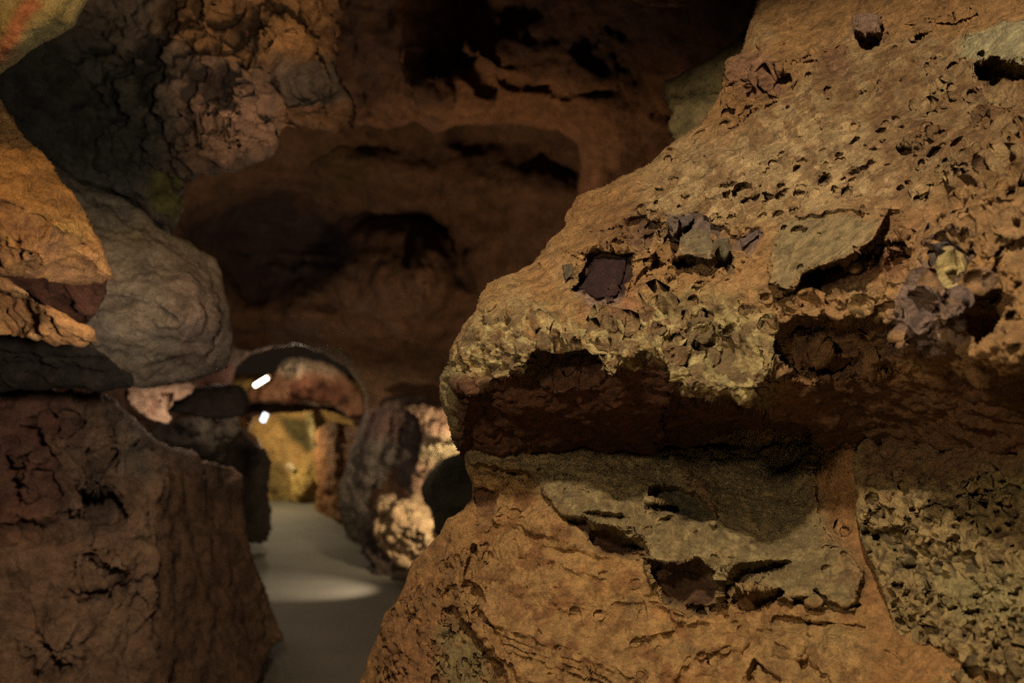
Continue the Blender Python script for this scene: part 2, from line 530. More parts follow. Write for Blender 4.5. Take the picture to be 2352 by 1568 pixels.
# clasts, mid
U.pit([(1526, 495), (1600, 488), (1690, 540), (1682, 600), (1610, 612), (1540, 600)], 0.035, 8)
U.facet([(1560, 545), (1590, 520), (1640, 530), (1662, 560), (1640, 600), (1580, 590), (1545, 600)], [(1560, 545, 2.86), (1640, 530, 2.86), (1590, 600, 2.74)], 5, 0.3)
U.facet([(1528, 500), (1570, 493), (1560, 540), (1540, 550)], [(1528, 500, 2.9), (1570, 493, 2.86), (1545, 550, 2.84)], 4, 0.3)
U.pit([(1605, 523), (1640, 532), (1632, 560), (1610, 545)], 0.05, 4)
U.pit([(1536, 596), (1580, 603), (1560, 610)], 0.05, 3)
U.pit([(1532, 575), (1545, 566), (1548, 588), (1530, 592)], 0.05, 4)
U.dome(1655, 565, 26, 30, 0.03)
U.facet([(1695, 545), (1740, 522), (1745, 540), (1700, 572)], [(1695, 545, 2.82), (1740, 522, 2.8), (1700, 572, 2.8)], 5, 0.3)
U.crack([(1520, 480), (1530, 540), (1520, 590), (1440, 610)], 5, 0.015)
U.crack([(1690, 520), (1672, 620), (1620, 670)], 9, 0.02)
# grey slab and the hollow under its edge
U.facet([(1792, 492), (1830, 480), (1952, 472), (2049, 476), (2012, 551), (1950, 598), (1850, 634), (1822, 668), (1762, 656), (1766, 580)],
        [(1780, 500, 2.70), (1765, 655, 2.56), (2010, 540, 2.40)], 6, 0.35)
U.pit([(1846, 632), (1946, 597), (1998, 568), (2067, 545), (2080, 585), (2055, 622), (1975, 662), (1871, 686)], 0.10, 7)
for q in [(1968, 600, 10, 34), (2000, 590, 9, 30), (2035, 580, 12, 34), (2058, 570, 8, 25)]:
    U.dome(q[0], q[1], q[2], q[3], 0.06, 12)
U.pit([(1845, 636), (1935, 605), (1940, 618), (1870, 660)], 0.06, 4)
U.dome(1900, 465, 170, 26, 0.04, -4)
U.dome(1900, 705, 170, 40, 0.06, -10)
# dark recess right of the brow, with crumbs
U.pit([(1780, 770), (1850, 725), (1950, 722), (2040, 750), (2060, 800), (1950, 850), (1850, 860), (1790, 830)], 0.15, 14)
for q in [(1905, 812, 60, 10, 8), (1985, 820, 50, 9, 12), (1870, 880, 22, 14, 0), (1945, 870, 22, 12, 30), (2010, 850, 26, 12, 20), (1850, 770, 14, 10, 0), (2070, 790, 22, 16, 30)]:
    U.dome(q[0], q[1], q[2], q[3], 0.06, q[4])
U.pit([(1790, 860), (2060, 820), (2200, 880), (2352, 900), (2700, 920), (2700, 1060), (1800, 1080), (1760, 960)], 0.10, 30)
# crag top left
U.dome(1700, 160, 50, 45, 0.07)
U.pit([(1766, 172), (1803, 165), (1808, 192), (1775, 200)], 0.07, 5)
U.pit([(1670, 150), (1700, 145), (1730, 185), (1725, 215), (1680, 210)], 0.025, 8)
U.crack([(1745, 90), (1735, 150), (1760, 215)], 7, 0.02)
U.crack([(1810, 100), (1765, 130), (1755, 170)], 7, 0.02)
U.pit([(1889, 118), (1930, 106), (1948, 120), (1944, 175), (1905, 165)], 0.03, 9)
U.facet([(1954, 32), (1995, 26), (2020, 32), (2028, 76), (1985, 84), (1958, 70)], [(1954, 32, 3.25), (2020, 32, 3.2), (1985, 84, 3.1)], 6, 0.6)
U.crack([(2004, 30), (2026, 72)], 6, 0.05)
U.crack([(1980, 38), (1985, 60)], 5, 0.02)
# top right pale patch and the hollow beneath it
U.dome(2290, 95, 120, 70, 0.10)
U.pit([(2245, 155), (2280, 140), (2352, 160), (2600, 160), (2600, 250), (2330, 245), (2260, 195)], 0.13, 10)
U.pit([(2194, 90), (2215, 85), (2210, 118), (2196, 115)], 0.03, 7)
U.crack([(2080, 60), (2180, 45), (2230, 30)], 6, 0.02)
# lumps lower right
U.dome(2180, 405, 42, 28, 0.06)
U.pit([(2120, 425), (2190, 418), (2200, 440), (2160, 466), (2124, 455)], 0.05, 12)
U.dome(2250, 420, 40, 40, 0.03)
U.dome(2185, 540, 70, 34, 0.06, 10)
U.pit([(2128, 570), (2170, 556), (2216, 558), (2222, 590), (2180, 602), (2135, 605)], 0.045, 7)
U.pit([(2222, 575), (2242, 575), (2242, 600), (2228, 600)], 0.06, 5)
U.dome(2180, 618, 34, 18, 0.05)
U.dome(2140, 730, 110, 105, 0.09, 60)
U.crack([(2240, 640), (2215, 700), (2150, 752)], 10, -0.02)
U.crack([(2225, 610), (2200, 640), (2160, 640)], 9, 0.03)
U.pit([(2228, 655), (2262, 660), (2300, 690), (2298, 770), (2250, 800), (2225, 740)], 0.09, 14)
U.dome(2300, 830, 130, 90, 0.10, -20)
U.crack([(2352, 560), (2290, 580), (2250, 640)], 16, 0.03)
for i in range(330):                                 # small weathered pits, thickest in a few swarms
    if i < 130:
        cx, cy = rng.uniform(1320, 2340), rng.uniform(60, 760)
    else:
        k = rng.choice(7)
        sx, sy, wx_, wy_ = [(1470, 530, 60, 40), (1700, 440, 70, 30), (1780, 240, 110, 50), (1930, 400, 130, 50), (2120, 260, 120, 70), (2180, 370, 110, 60), (1560, 730, 150, 50)][k]
        cx, cy = rng.normal(sx, wx_), rng.normal(sy, wy_)
    r = rng.uniform(2.6, 4.5) if rng.random() < 0.75 else rng.uniform(5, 9)
    U.hole(cx, cy, r * rng.uniform(1.3, 2.6), r, rng.uniform(-40, -8), rng.uniform(0.012, 0.03) * (0.6 + r / 9))
for p in [(1620, 720, 9, 7), (1895, 408, 9, 6), (2075, 345, 14, 9), (1512, 436, 7, 5), (1668, 444, 6, 6), (1760, 452, 9, 8), (1690, 442, 9, 7)]:
    U.pit(ell(p[0], p[1], p[2], p[3], -20), 0.045, 3)
# colours of the stone, with some light and shade painted in
U.paint(SLOPE, 'ab8450', 60, 0.7)
U.paint([(1560, 330), (2150, 250), (2200, 420), (1700, 480), (1500, 430)], 'ad8c5e', 60, 0.7)
U.paint(BROW, 'b39a5c', 40, 0.65, 0.25, 40)
U.paint(BROW, 'bfa868', 40, 0.75, -0.02, 26)
U.paint([(1580, 700), (1760, 720), (1790, 850), (1700, 940), (1560, 900)], 'ab9a5c', 30, 0.6, 0.2, 26)
U.paint(BROW, '6b4a30', 30, 0.7, -0.06, 34)
U.paint(SLOPE + [(1300, 560)], '7d5730', 30, 0.6, 0.30, 70)
U.paint(SLOPE, 'c4a26a', 30, 0.55, 0.05, 36)
U.paint([(1880, 150), (2352, 120), (2352, 420), (2050, 430)], '7a5228', 50, 0.6, 0.45, 60)
U.paint([(1006, 860), (1060, 850), (1065, 1030), (1030, 1010)], 'a89a66', 14, 0.7)  # greenish light on the left tip, put into the colour
U.paint(UNDER, '5c3020', 10, 0.85)  # shade under the overhang, put into the colour
U.paint([(1350, 660), (1440, 640), (1480, 690), (1400, 730), (1330, 700)], 'a8673c', 26, 0.7)
U.paint([(1352, 582), (1446, 582), (1438, 632), (1420, 686), (1372, 694), (1324, 664), (1345, 624)], '3a2020', 3, 0.97)
U.paint([(1318, 668), (1350, 650), (1425, 672), (1430, 700), (1360, 706)], 'a8866c', 10, 0.7, 0.2, 14)
U.paint([(1285, 607), (1316, 603), (1318, 630), (1298, 648)], '6f5a44', 4, 0.9)
U.paint([(1474, 682), (1505, 678), (1500, 696), (1480, 697)], '6a5044', 4, 0.9)
U.paint([(1528, 492), (1600, 488), (1640, 515), (1660, 545), (1600, 520), (1560, 545), (1535, 560)], '6f5b52', 5, 0.9)
U.paint([(1560, 545), (1600, 522), (1640, 560), (1640, 600), (1560, 600)], '8b7350', 6, 0.8)
U.paint([(1630, 545), (1680, 540), (1680, 600), (1640, 605)], '6b5b40', 6, 0.8)
U.paint([(1695, 545), (1745, 520), (1748, 542), (1700, 575)], '705850', 5, 0.85)
U.paint([(1430, 500), (1508, 496), (1506, 555), (1440, 562)], '6a4230', 9, 0.75, 0.4, 16)
U.paint([(1792, 505), (1830, 492), (1952, 492), (2020, 500), (2000, 545), (1946, 592), (1846, 628), (1815, 664), (1770, 650), (1770, 580)], '947c50', 10, 0.95)
U.paint([(1846, 632), (1998, 572), (2067, 550), (2060, 620), (1871, 684)], '6b3c26', 6, 0.8, 0.4, 14)
U.paint([(1665, 130), (1760, 120), (1800, 200), (1680, 212)], '8f6048', 14, 0.8, 0.4, 24)
U.paint([(1885, 105), (1948, 105), (1944, 178), (1890, 165)], '7a4c34', 10, 0.8, 0.4, 16)
U.paint([(1952, 28), (2024, 28), (2030, 84), (1950, 76)], '957058', 8, 0.85)
U.paint([(2199, 70), (2290, 40), (2400, 30), (2500, 160), (2352, 160), (2260, 140), (2205, 125)], 'ab9c70', 12, 0.95)
U.paint([(2050, 640), (2130, 590), (2225, 600), (2240, 700), (2200, 830), (2090, 840), (2030, 790)], '7d6660', 16, 0.85, 0.45, 60)
U.paint([(2125, 555), (2225, 552), (2225, 605), (2130, 608)], '584a46', 8, 0.9)
U.paint(ell(2182, 616, 28, 14), 'c2a75e', 6, 0.9)
U.paint(ell(2186, 520, 22, 14), 'bfa577', 10, 0.8)
U.paint(ell(2168, 395, 30, 14), 'c9a75a', 12, 0.7)
U.paint([(2000, 500), (2352, 440), (2352, 560), (2050, 560)], 'a5794c', 40, 0.5)
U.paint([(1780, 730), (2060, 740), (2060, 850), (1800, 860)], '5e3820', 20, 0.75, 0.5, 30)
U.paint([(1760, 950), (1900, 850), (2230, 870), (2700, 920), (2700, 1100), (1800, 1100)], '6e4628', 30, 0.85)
U.rougher(SLOPE, 0.7, 60)
U.rougher(BROW, 1.2, 30)
RUB = [(1770, 760), (1850, 715), (1960, 715), (2060, 745), (2140, 800), (2090, 860), (1980, 900), (1850, 890), (1780, 850)]
U.rougher(RUB, 1.6, 16)
U.rougher([(2020, 560), (2240, 560), (2310, 700), (2300, 800), (2040, 840)], 1.2, 30)
U.rougher([(1350, 577), (1448, 577), (1440, 632), (1421, 690), (1320, 664)], 0.4, 5)
U.rougher([(1280, 560), (1500, 540), (1500, 620), (1440, 710), (1300, 700), (1250, 640)], 0.5, 16)


def up_surface(V, r, used, hw, amp):
    px, py = px_of(r, used, hw)
    s = zone(px, py, SLOPE, 60); b = zone(px, py, BROW, 25); u = zone(px, py, UNDER, 20)
    d = 0.018 * s * streak(V, 24, 3.6, 0.06, 5) + 0.008 * s * streak(V, 24, 3.0, 0.02, 35)
    d += -0.022 * s * sstep(0.22, 0.5, streak(V, 24, 2.2, 0.03, 6, 3))
    d += -0.016 * (1 - b) * sstep(0.30, 0.5, fbm(V, 0.04, 3, 0.55, 36))
    d += (0.006 + 0.012 * b) * fbm(V, 0.03, 4, 0.65, 9)
    f1, f2, ci = worley(V, 0.028, 4)
    d += b * 0.018 * (RND[ci, 1] - 0.6) * sstep(0, 0.25, f2 - f1)
    e1, e2, ei = worley(V * np.array([0.6, 1, 1.3]), 0.06, 15)
    d += u * 0.022 * (RND[ei, 1] - 0.5) * sstep(0, 0.3, e2 - e1) + u * (0.012 * streak(V, -3, 4.0, 0.03, 8) + 0.006 * fbm(V, 0.02, 3, 0.6, 12))
    rb = zone(px, py, RUB, 14)
    e1, e2, ei = worley(V, 0.05, 14)
    d += rb * 0.035 * (RND[ei, 0] - 0.45) * sstep(0, 0.22, e2 - e1)
    rr = zone(px, py, [(1750, 800), (2352, 860), (2700, 900), (2700, 1100), (1800, 1100)], 40)
    d += rr * 0.014 * streak(V, -14, 2.2, 0.03, 15)
    return d


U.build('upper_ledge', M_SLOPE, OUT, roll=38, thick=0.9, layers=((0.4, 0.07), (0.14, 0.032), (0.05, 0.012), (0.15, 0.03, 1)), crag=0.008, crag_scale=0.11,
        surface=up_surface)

# ---- lower body under the ledge
lo_out = [(1062, 960), (1062, 1040), (1068, 1075), (1082, 1110), (1082, 1140), (1062, 1168), (1030, 1190), (1010, 1222), (975, 1262), (940, 1290),
          (930, 1330), (905, 1380), (880, 1410), (868, 1460), (846, 1500), (836, 1540), (822, 1568), (790, 1750), (740, 2300), (2900, 2500),
          (3000, 900), (1900, 900), (1500, 940)]
lo_ctl = [(1080, 1065, 3.30), (1250, 1075, 3.26), (1450, 1060, 3.34), (1300, 1150, 3.02), (1500, 1150, 3.0), (1450, 1240, 2.88), (1700, 1150, 3.12),
          (1600, 1050, 3.5), (1800, 1050, 3.42), (1900, 1010, 3.08), (1700, 950, 3.62), (1400, 960, 3.7), (1150, 960, 3.6), (1900, 920, 3.25), (1700, 1280, 2.82), (1850, 1160, 3.02), (1900, 1260, 2.78), (1900, 1080, 2.98), (1100, 1150, 3.22), (1120, 1230, 3.1),
          (1250, 1300, 2.96), (1450, 1400, 2.80), (1650, 1480, 2.66), (1900, 1450, 2.58), (2100, 1450, 2.42), (2300, 1500, 2.2),
          (2100, 1100, 2.95), (2320, 1100, 2.7), (1000, 1300, 3.16), (950, 1450, 3.08), (1100, 1450, 2.92), (1200, 1560, 2.74),
          (1500, 1568, 2.62), (1900, 1568, 2.42), (2300, 1568, 2.1), (850, 1568, 3.12), (780, 2200, 3.0), (1500, 2300, 2.3), (2600, 2300, 1.8), (2900, 1000, 2.0)]
Lo = Rock(lo_out, lo_ctl, STEP, rough=5, rough_scale=50, seed=2, warp=8, warp_scale=40)
Lo.base_color('b07c3c', 'a87436', 'b88a48', 'a56a34', scale=200)
EDGE = [(1075, 1068), (1150, 1078), (1222, 1092), (1240, 1130), (1292, 1180), (1312, 1212), (1345, 1240), (1400, 1262), (1470, 1268), (1482, 1295), (1500, 1340),
        (1560, 1388), (1625, 1400), (1660, 1370), (1720, 1345), (1790, 1375), (1860, 1385), (1960, 1400)]
SHELF = [(1070, 1030)] + EDGE + [(1990, 1300), (1880, 1180), (1860, 1020)]
FACE = EDGE + [(2050, 1700), (1200, 1700), (1130, 1440), (1075, 1300), (1090, 1180)]
Lo.D = Lo.D + 0.07 * sstep(4, -10, poly_sd(Lo.wx, Lo.wy, SHELF)) * sstep(-10, 60, poly_sd(Lo.wx, Lo.wy, FACE)) * 0.6
Lo.D = Lo.D + 0.05 * np.exp(-np.clip(poly_sd(Lo.wx, Lo.wy, EDGE + [(2050, 1700), (1200, 1700), (1090, 1180)]), 0, 999) / 26) * sstep(2, -6, poly_sd(Lo.wx, Lo.wy, SHELF))
Lo.crack([(1100, 1072), (1165, 1088), (1215, 1100)], 7, 0.05)
Lo.crack([(1180, 1086), (1222, 1096)], 9, 0.05)
Lo.crack([(1240, 1080), (1262, 1078)], 4, 0.02).crack([(1280, 1092), (1330, 1088)], 4, 0.02)
# eaten away under the shelf edge
Lo.pit([(1290, 1185), (1340, 1190), (1400, 1215), (1470, 1262), (1400, 1262), (1345, 1240), (1310, 1212)], 0.10, 6)
Lo.pit([(1340, 1180), (1430, 1178), (1440, 1190), (1370, 1196)], 0.06, 5)
Lo.pit([(1360, 1215), (1470, 1242), (1478, 1270), (1400, 1272), (1352, 1246)], 0.06, 8)
Lo.dome(1400, 1205, 60, 16, 0.05, 10)
# hooked lobe
Lo.crack([(1540, 1030), (1560, 1070), (1600, 1105), (1640, 1160), (1640, 1195)], 16, -0.07)
Lo.pit([(1500, 1120), (1560, 1118), (1610, 1145), (1640, 1190), (1610, 1195), (1560, 1180), (1500, 1165)], 0.12, 7)
Lo.pit([(1495, 1150), (1560, 1170), (1580, 1195), (1520, 1195), (1550, 1180)], 0.05, 5)
Lo.dome(1515, 1150, 50, 14, 0.09, 16)
Lo.dome(1480, 1125, 20, 12, 0.05)
Lo.crack([(1655, 1050), (1660, 1130), (1648, 1190)], 10, 0.03)
# dark hollows along the foot of the shelf
Lo.pit([(1485, 1292), (1530, 1300), (1570, 1300), (1600, 1285), (1640, 1310), (1655, 1345), (1640, 1400), (1610, 1410), (1560, 1390), (1510, 1345)], 0.13, 6)
Lo.dome(1530, 1318, 34, 24, 0.08)
Lo.pit([(1656, 1325), (1700, 1300), (1760, 1288), (1812, 1290), (1790, 1305), (1720, 1325), (1680, 1345), (1665, 1380)], 0.10, 4)
Lo.pit([(1660, 1350), (1700, 1390), (1730, 1395), (1800, 1360), (1790, 1352), (1720, 1375), (1690, 1345)], 0.09, 4)
Lo.dome(1720, 1358, 26, 18, 0.05)
Lo.pit([(1818, 1372), (1868, 1366), (1850, 1390), (1825, 1388)], 0.07, 4)
Lo.crack([(1870, 1358), (1895, 1375)], 5, 0.05).crack([(1895, 1385), (1930, 1395), (1975, 1392)], 5, 0.05)
Lo.crack([(1660, 1310), (1650, 1350), (1665, 1390)], 6, -0.03)
# cracks and lumps of the face
Lo.pit([(1085, 1125), (1140, 1135), (1130, 1150), (1115, 1205), (1105, 1200), (1092, 1150)], 0.05, 6)
Lo.dome(1170, 1115, 60, 30, 0.03)
Lo.dome(1135, 1185, 22, 26, 0.03)
Lo.pit(ell(1180, 1175, 13, 9), 0.02, 4)
Lo.crack([(1090, 1265), (1075, 1310), (1070, 1345)], 6, 0.06)
Lo.pit([(1020, 1350), (1040, 1345), (1042, 1375), (1022, 1385)], 0.05, 6)
Lo.pit([(1075, 1340), (1100, 1350), (1108, 1380), (1085, 1375)], 0.05, 6)
Lo.crack([(1075, 1345), (1090, 1400), (1130, 1440), (1150, 1490)], 6, 0.05)
Lo.crack([(1030, 1400), (1070, 1450), (1110, 1500), (1160, 1568)], 6, 0.05)
Lo.crack([(1050, 1360), (1075, 1420), (1120, 1470), (1180, 1530), (1260, 1590)], 17, -0.035)
for off in range(4):
    Lo.crack([(1130 + off * 9, 1440 + off * 18), (1220 + off * 8, 1475 + off * 17), (1330 + off * 8, 1510 + off * 18), (1460, 1575 + off * 26)], 5, 0.018)
    Lo.crack([(1150 + off * 9, 1432 + off * 18), (1240 + off * 8, 1468 + off * 17), (1350 + off * 8, 1500 + off * 18), (1480, 1565 + off * 26)], 6, -0.010)
Lo.crack([(1185, 1250), (1195, 1290), (1190, 1320)], 6, 0.02)
Lo.crack([(1400, 1330), (1350, 1310), (1250, 1280)], 14, -0.015)
Lo.dome(1380, 1350, 260, 90, 0.03, 25)
Lo.dome(1600, 1500, 120, 60, 0.04, -15)
Lo.crack([(1440, 1500), (1540, 1460), (1620, 1440)], 9, 0.02)
Lo.crack([(1200, 1240), (1260, 1262), (1330, 1270), (1390, 1290)], 8, 0.018).crack([(1100, 1235), (1160, 1215), (1240, 1240)], 12, 0.02)
Lo.crack([(1380, 1440), (1420, 1400), (1500, 1400), (1560, 1440)], 10, 0.016).crack([(1560, 1568), (1600, 1520), (1700, 1500), (1760, 1450)], 12, 0.02)
Lo.crack([(1780, 1420), (1860, 1430), (1990, 1440)], 4, 0.025).crack([(1860, 1430), (1850, 1500), (1900, 1568)], 4, 0.02).crack([(1780, 1480), (1815, 1490)], 5, 0.03)
Lo.dome(1230, 1200, 80, 34, 0.03, 20).dome(1130, 1100, 60, 22, 0.02).dome(1820, 1480, 60, 36, 0.03).dome(1940, 1500, 60, 50, 0.03).dome(1250, 1350, 120, 50, 0.03, 20)
for i in range(120):
    Lo.hole(rng.uniform(1080, 1960), rng.uniform(1090, 1560), rng.uniform(4, 10), rng.uniform(3, 5), rng.uniform(-60, 60), rng.uniform(0.006, 0.018))
for i in range(110):
    cx = rng.uniform(870, 1130); Lo.hole(cx, rng.uniform(max(1240, 2300 - cx), 1560), rng.uniform(6, 14), rng.uniform(3, 5), rng.uniform(50, 110), rng.uniform(0.01, 0.028))
Lo.crack([(1720, 1568), (1735, 1520), (1790, 1568)], 7, 0.06)
Lo.crack([(1740, 1450), (1960, 1470), (2050, 1510)], 5, 0.012)
Lo.pit([(1825, 1515), (1855, 1512), (1880, 1545), (1840, 1540)], 0.04, 5)
Lo.crack([(1720, 1400), (1725, 1470)], 5, 0.01)
LSTRIP = [(830, 1568), (880, 1410), (940, 1290), (1020, 1200), (1070, 1260), (1060, 1350), (1080, 1440), (1160, 1568), (1200, 1900), (700, 1900)]
Lo.paint(SHELF, '9e8552', 30, 0.8)
Lo.paint([(1640, 1180), (1850, 1120), (1900, 1200), (1860, 1330), (1700, 1300), (1560, 1290)], 'a48a56', 40, 0.6)
Lo.paint([(1850, 1040), (1950, 1040), (1970, 1200), (2040, 1400), (1900, 1300)], 'a8703a', 34, 0.5)
Lo.paint([(1700, 1400), (1900, 1420), (2000, 1480), (1950, 1600), (1760, 1568)], 'ab8a4c', 40, 0.7)
Lo.paint([(1280, 1260), (1450, 1300), (1560, 1420), (1400, 1480), (1250, 1380)], 'b67f3e', 60, 0.6)
Lo.paint([(1080, 1330), (1150, 1290), (1260, 1370), (1270, 1430), (1200, 1450), (1110, 1420)], '8f5d3a', 26, 0.75, 0.5, 60)
Lo.paint([(1130, 1440), (1250, 1460), (1260, 1500), (1200, 1495)], '7a4c30', 12, 0.8, 0.5, 20)
for k, (y0, wv) in enumerate([(1450, 8), (1475, 6), (1500, 10), (1530, 7)]):
    pts = [(1150, y0 - 10), (1260, y0 + 20), (1360, y0 + 45), (1500, y0 + 110)]
    dd = seg_dist(Lo.wx, Lo.wy, pts)
    m = (np.exp(-(dd / wv)**2) * 0.75 * sstep(-0.4, 0.2, fbm(Lo.Q, 22, 3, 0.6, 70 + k)))[..., None]
    Lo.C = Lo.C * (1 - m) + rgb('7d4f2c') * m
Lo.paint(FACE, '8a5a2e', 30, 0.6, 0.22, 80)
Lo.paint(FACE, 'c4944e', 30, 0.6, 0.12, 60)
Lo.paint(LSTRIP, '7a5430', 20, 0.6, 0.3, 26)
Lo.paint(SHELF, 'ab9560', 20, 0.5, 0.1, 26)
Lo.paint(SHELF, '6a5636', 20, 0.5, 0.1, 34)
Lo.paint(ell(1448, 1388, 20, 20), '8a6a44', 8, 0.6)
Lo.paint(ell(1580, 1487, 26, 14, 15), '8a6e48', 8, 0.6)
Lo.paint([(1000, 1440), (1040, 1430), (1110, 1500), (1160, 1600), (1040, 1600), (1000, 1530)], '8c7a48', 22, 0.75, 0.5, 40)
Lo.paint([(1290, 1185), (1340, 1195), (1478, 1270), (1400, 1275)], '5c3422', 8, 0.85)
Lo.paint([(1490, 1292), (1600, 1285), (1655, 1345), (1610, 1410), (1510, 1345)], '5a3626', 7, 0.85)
Lo.paint([(1500, 1115), (1560, 1115), (1640, 1190), (1560, 1190)], '5c5038', 8, 0.8)
Lo.paint([(1085, 1125), (1140, 1135), (1115, 1205), (1092, 1150)], '7a4a30', 7, 0.8)
Lo.paint([(1560, 1060), (1600, 1090), (1650, 1160), (1640, 1195), (1590, 1110)], 'a06a3c', 10, 0.6)
Lo.rougher(FACE, 0.8, 40)
Lo.rougher([(1500, 1180), (1850, 1120), (1900, 1300), (1600, 1290)], 0.35, 40)


def lo_surface(V, r, used, hw, amp):
    px, py = px_of(r, used, hw)
    s = zone(px, py, LSTRIP, 20); f = zone(px, py, FACE, 30); sh = zone(px, py, SHELF, 10)
    d = 0.016 * s * streak(V, 66, 3.0, 0.045, 21) + 0.006 * s * fbm(V, 0.025, 3, 0.6, 22)
    d -= 0.012 * s * sstep(0.3, 0.55, streak(V, 66, 2.0, 0.03, 27, 3))
    d += 0.006 * f * streak(V, 60, 3.0, 0.05, 23)
    f1, f2, ci = worley(V, 0.02, 4)
    d += sh * (0.006 * fbm(V, 0.03, 4, 0.65, 24) - 0.003 * sstep(0.3, 0.0, f1))
    d -= 0.014 * sstep(0.35, 0.6, fbm(V, 0.045, 3, 0.5, 25))
    return d + 0.005 * fbm(V, 0.025, 4, 0.65, 26)


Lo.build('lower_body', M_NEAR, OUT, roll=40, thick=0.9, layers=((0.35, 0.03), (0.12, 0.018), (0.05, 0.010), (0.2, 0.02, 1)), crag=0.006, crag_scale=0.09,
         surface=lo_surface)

# ---- honeycombed block at the lower right
hc_out = [(1958, 1060), (1990, 990), (2100, 960), (2352, 950), (2900, 950), (3000, 2400), (2200, 2400), (2120, 1600), (2060, 1500), (2045, 1420),
          (2020, 1330), (1975, 1235), (1968, 1190), (1972, 1140)]
hc_ctl = [(1970, 1100, 2.84), (1975, 1200, 2.76), (2050, 1400, 2.52), (2100, 1500, 2.44), (2020, 990, 2.98), (2150, 980, 2.78), (2150, 1060, 2.72), (2340, 980, 2.56), (2340, 1040, 2.50), (2150, 1200, 2.5), (2150, 1330, 2.46), (2200, 1450, 2.32), (2330, 1120, 2.46),
          (2330, 1250, 2.3), (2330, 1400, 2.18), (2330, 1550, 2.08), (2150, 1580, 2.3), (2900, 1100, 1.9), (2900, 2300, 1.6), (2200, 2300, 1.9)]
H = Rock(hc_out, hc_ctl, STEP, rough=6, rough_scale=50, seed=3, warp=9, warp_scale=40)
H.base_color('a8834a', 'a07a48', 'b09358', '8c7444', scale=120)
H.pit([(2000, 1235), (2060, 1220), (2150, 1260), (2230, 1280), (2250, 1340), (2180, 1350), (2080, 1320), (2030, 1290)], 0.05, 20)
H.crack([(1990, 1225), (2040, 1225), (2090, 1210)], 8, 0.05)
H.crack([(2035, 1460), (2080, 1482), (2140, 1500), (2230, 1540), (2300, 1568)], 7, 0.05)
H.crack([(2110, 1170), (2160, 1160), (2190, 1165)], 6, 0.04)
H.crack([(2240, 1130), (2300, 1118), (2360, 1130)], 7, 0.03)
H.paint([(1985, 1230), (2080, 1225), (2230, 1270), (2270, 1340), (2180, 1370), (2060, 1320)], '4f4c3a', 26, 0.9, 0.5, 50)
H.paint([(1950, 1080), (2400, 1080), (2400, 1600), (2000, 1600)], '5c4a2c', 20, 0.75, 0.2, 22)
H.paint([(1950, 1080), (2400, 1080), (2400, 1600), (2000, 1600)], 'b8985a', 20, 0.7, 0.1, 26)
H.paint([(2150, 1330), (2352, 1320), (2352, 1420), (2200, 1430)], 'a8965c', 40, 0.7)
H.paint([(2250, 1050), (2352, 1040), (2352, 1130), (2270, 1130)], '9a8a48', 30, 0.7)
H.paint([(1965, 960), (2352, 950), (2352, 1090), (1980, 1110)], '7a5230', 30, 0.8)
for i in range(260):
    H.hole(rng.uniform(1985, 2352), rng.uniform(1090, 1560), rng.uniform(4, 11), rng.uniform(3, 6), rng.uniform(-50, 30), rng.uniform(0.012, 0.03))


def hc_surface(V, r, used, hw, amp):
    P = np.stack([V[:, 0] * 0.75 + V[:, 2] * 0.3, V[:, 1], V[:, 2] * 1.25 - V[:, 0] * .2], -1)
    f1, f2, ci = worley(P + 0.012 * np.stack([fbm(V, 0.05, 2, .5, k) for k in (1, 2, 3)], -1), 0.042, 6)
    g1, g2, gi = worley(P, 0.021, 8)
    return -0.034 * sstep(0.6, 0.1, f1) * (RND[ci, 2] > 0.3) + 0.02 * streak(V, -12, 2.4, 0.035, 44) - 0.010 * sstep(0.5, 0.1, g1) + 0.006 * fbm(V, 0.03, 3, .6, 31)


H.build('honeycomb_block', M_NEAR, OUT, roll=26, thick=0.9, layers=((0.3, 0.03), (0.1, 0.014)), crag=0.01, crag_scale=0.1, surface=hc_surface)

# ---- spur standing behind the ledge
S = Rock([(1740, -60), (1748, 20), (1728, 40), (1690, 90), (1640, 125), (1600, 150), (1560, 172), (1524, 186), (1524, 225), (1545, 260), (1534, 292), (1552, 330),
          (1600, 420), (1900, 420), (2100, -60), (2100, -400), (1800, -400)],
         [(1530, 200, 4.1), (1650, 150, 4.0), (1740, 0, 4.1), (1560, 320, 3.9), (1900, 300, 3.9), (2000, -300, 4.4)], 5, rough=8, rough_scale=60, seed=4)
S.base_color('8c7644', '937240', '7c6a3c', scale=120)
S.crack([(1530, 235), (1600, 225), (1660, 215)], 12, 0.05)
S.build('rear_spur', M_MID, OUT, roll=40, thick=0.4, layers=((0.3, 0.05), (0.1, 0.02)), crag=0.02, crag_scale=0.1)

# ---- stones set in the ledge
def embedded(poly, Y, col, seed, name='embedded_stone', label=None, h=0.03, tilt=(0, 0)):
    pts = [(x, y, float(U.D[np.unravel_index(np.argmin((U.X - x)**2 + (U.Y - y)**2), U.D.shape)]) + Y) for x, y in list(poly) + [tuple(np.mean(poly, 0))]]
    r = Rock(poly, pts, 2.5, rough=2, rough_scale=20, seed=seed, warp=3, warp_scale=16)
    r.base_color(*col, scale=30)
    return r.build(name, M_NEAR, OUT, roll=14, rollR=h, thick=0.05, layers=((0.05, 0.008), (0.02, 0.003)), crag=0.008, crag_scale=0.03, label=label)


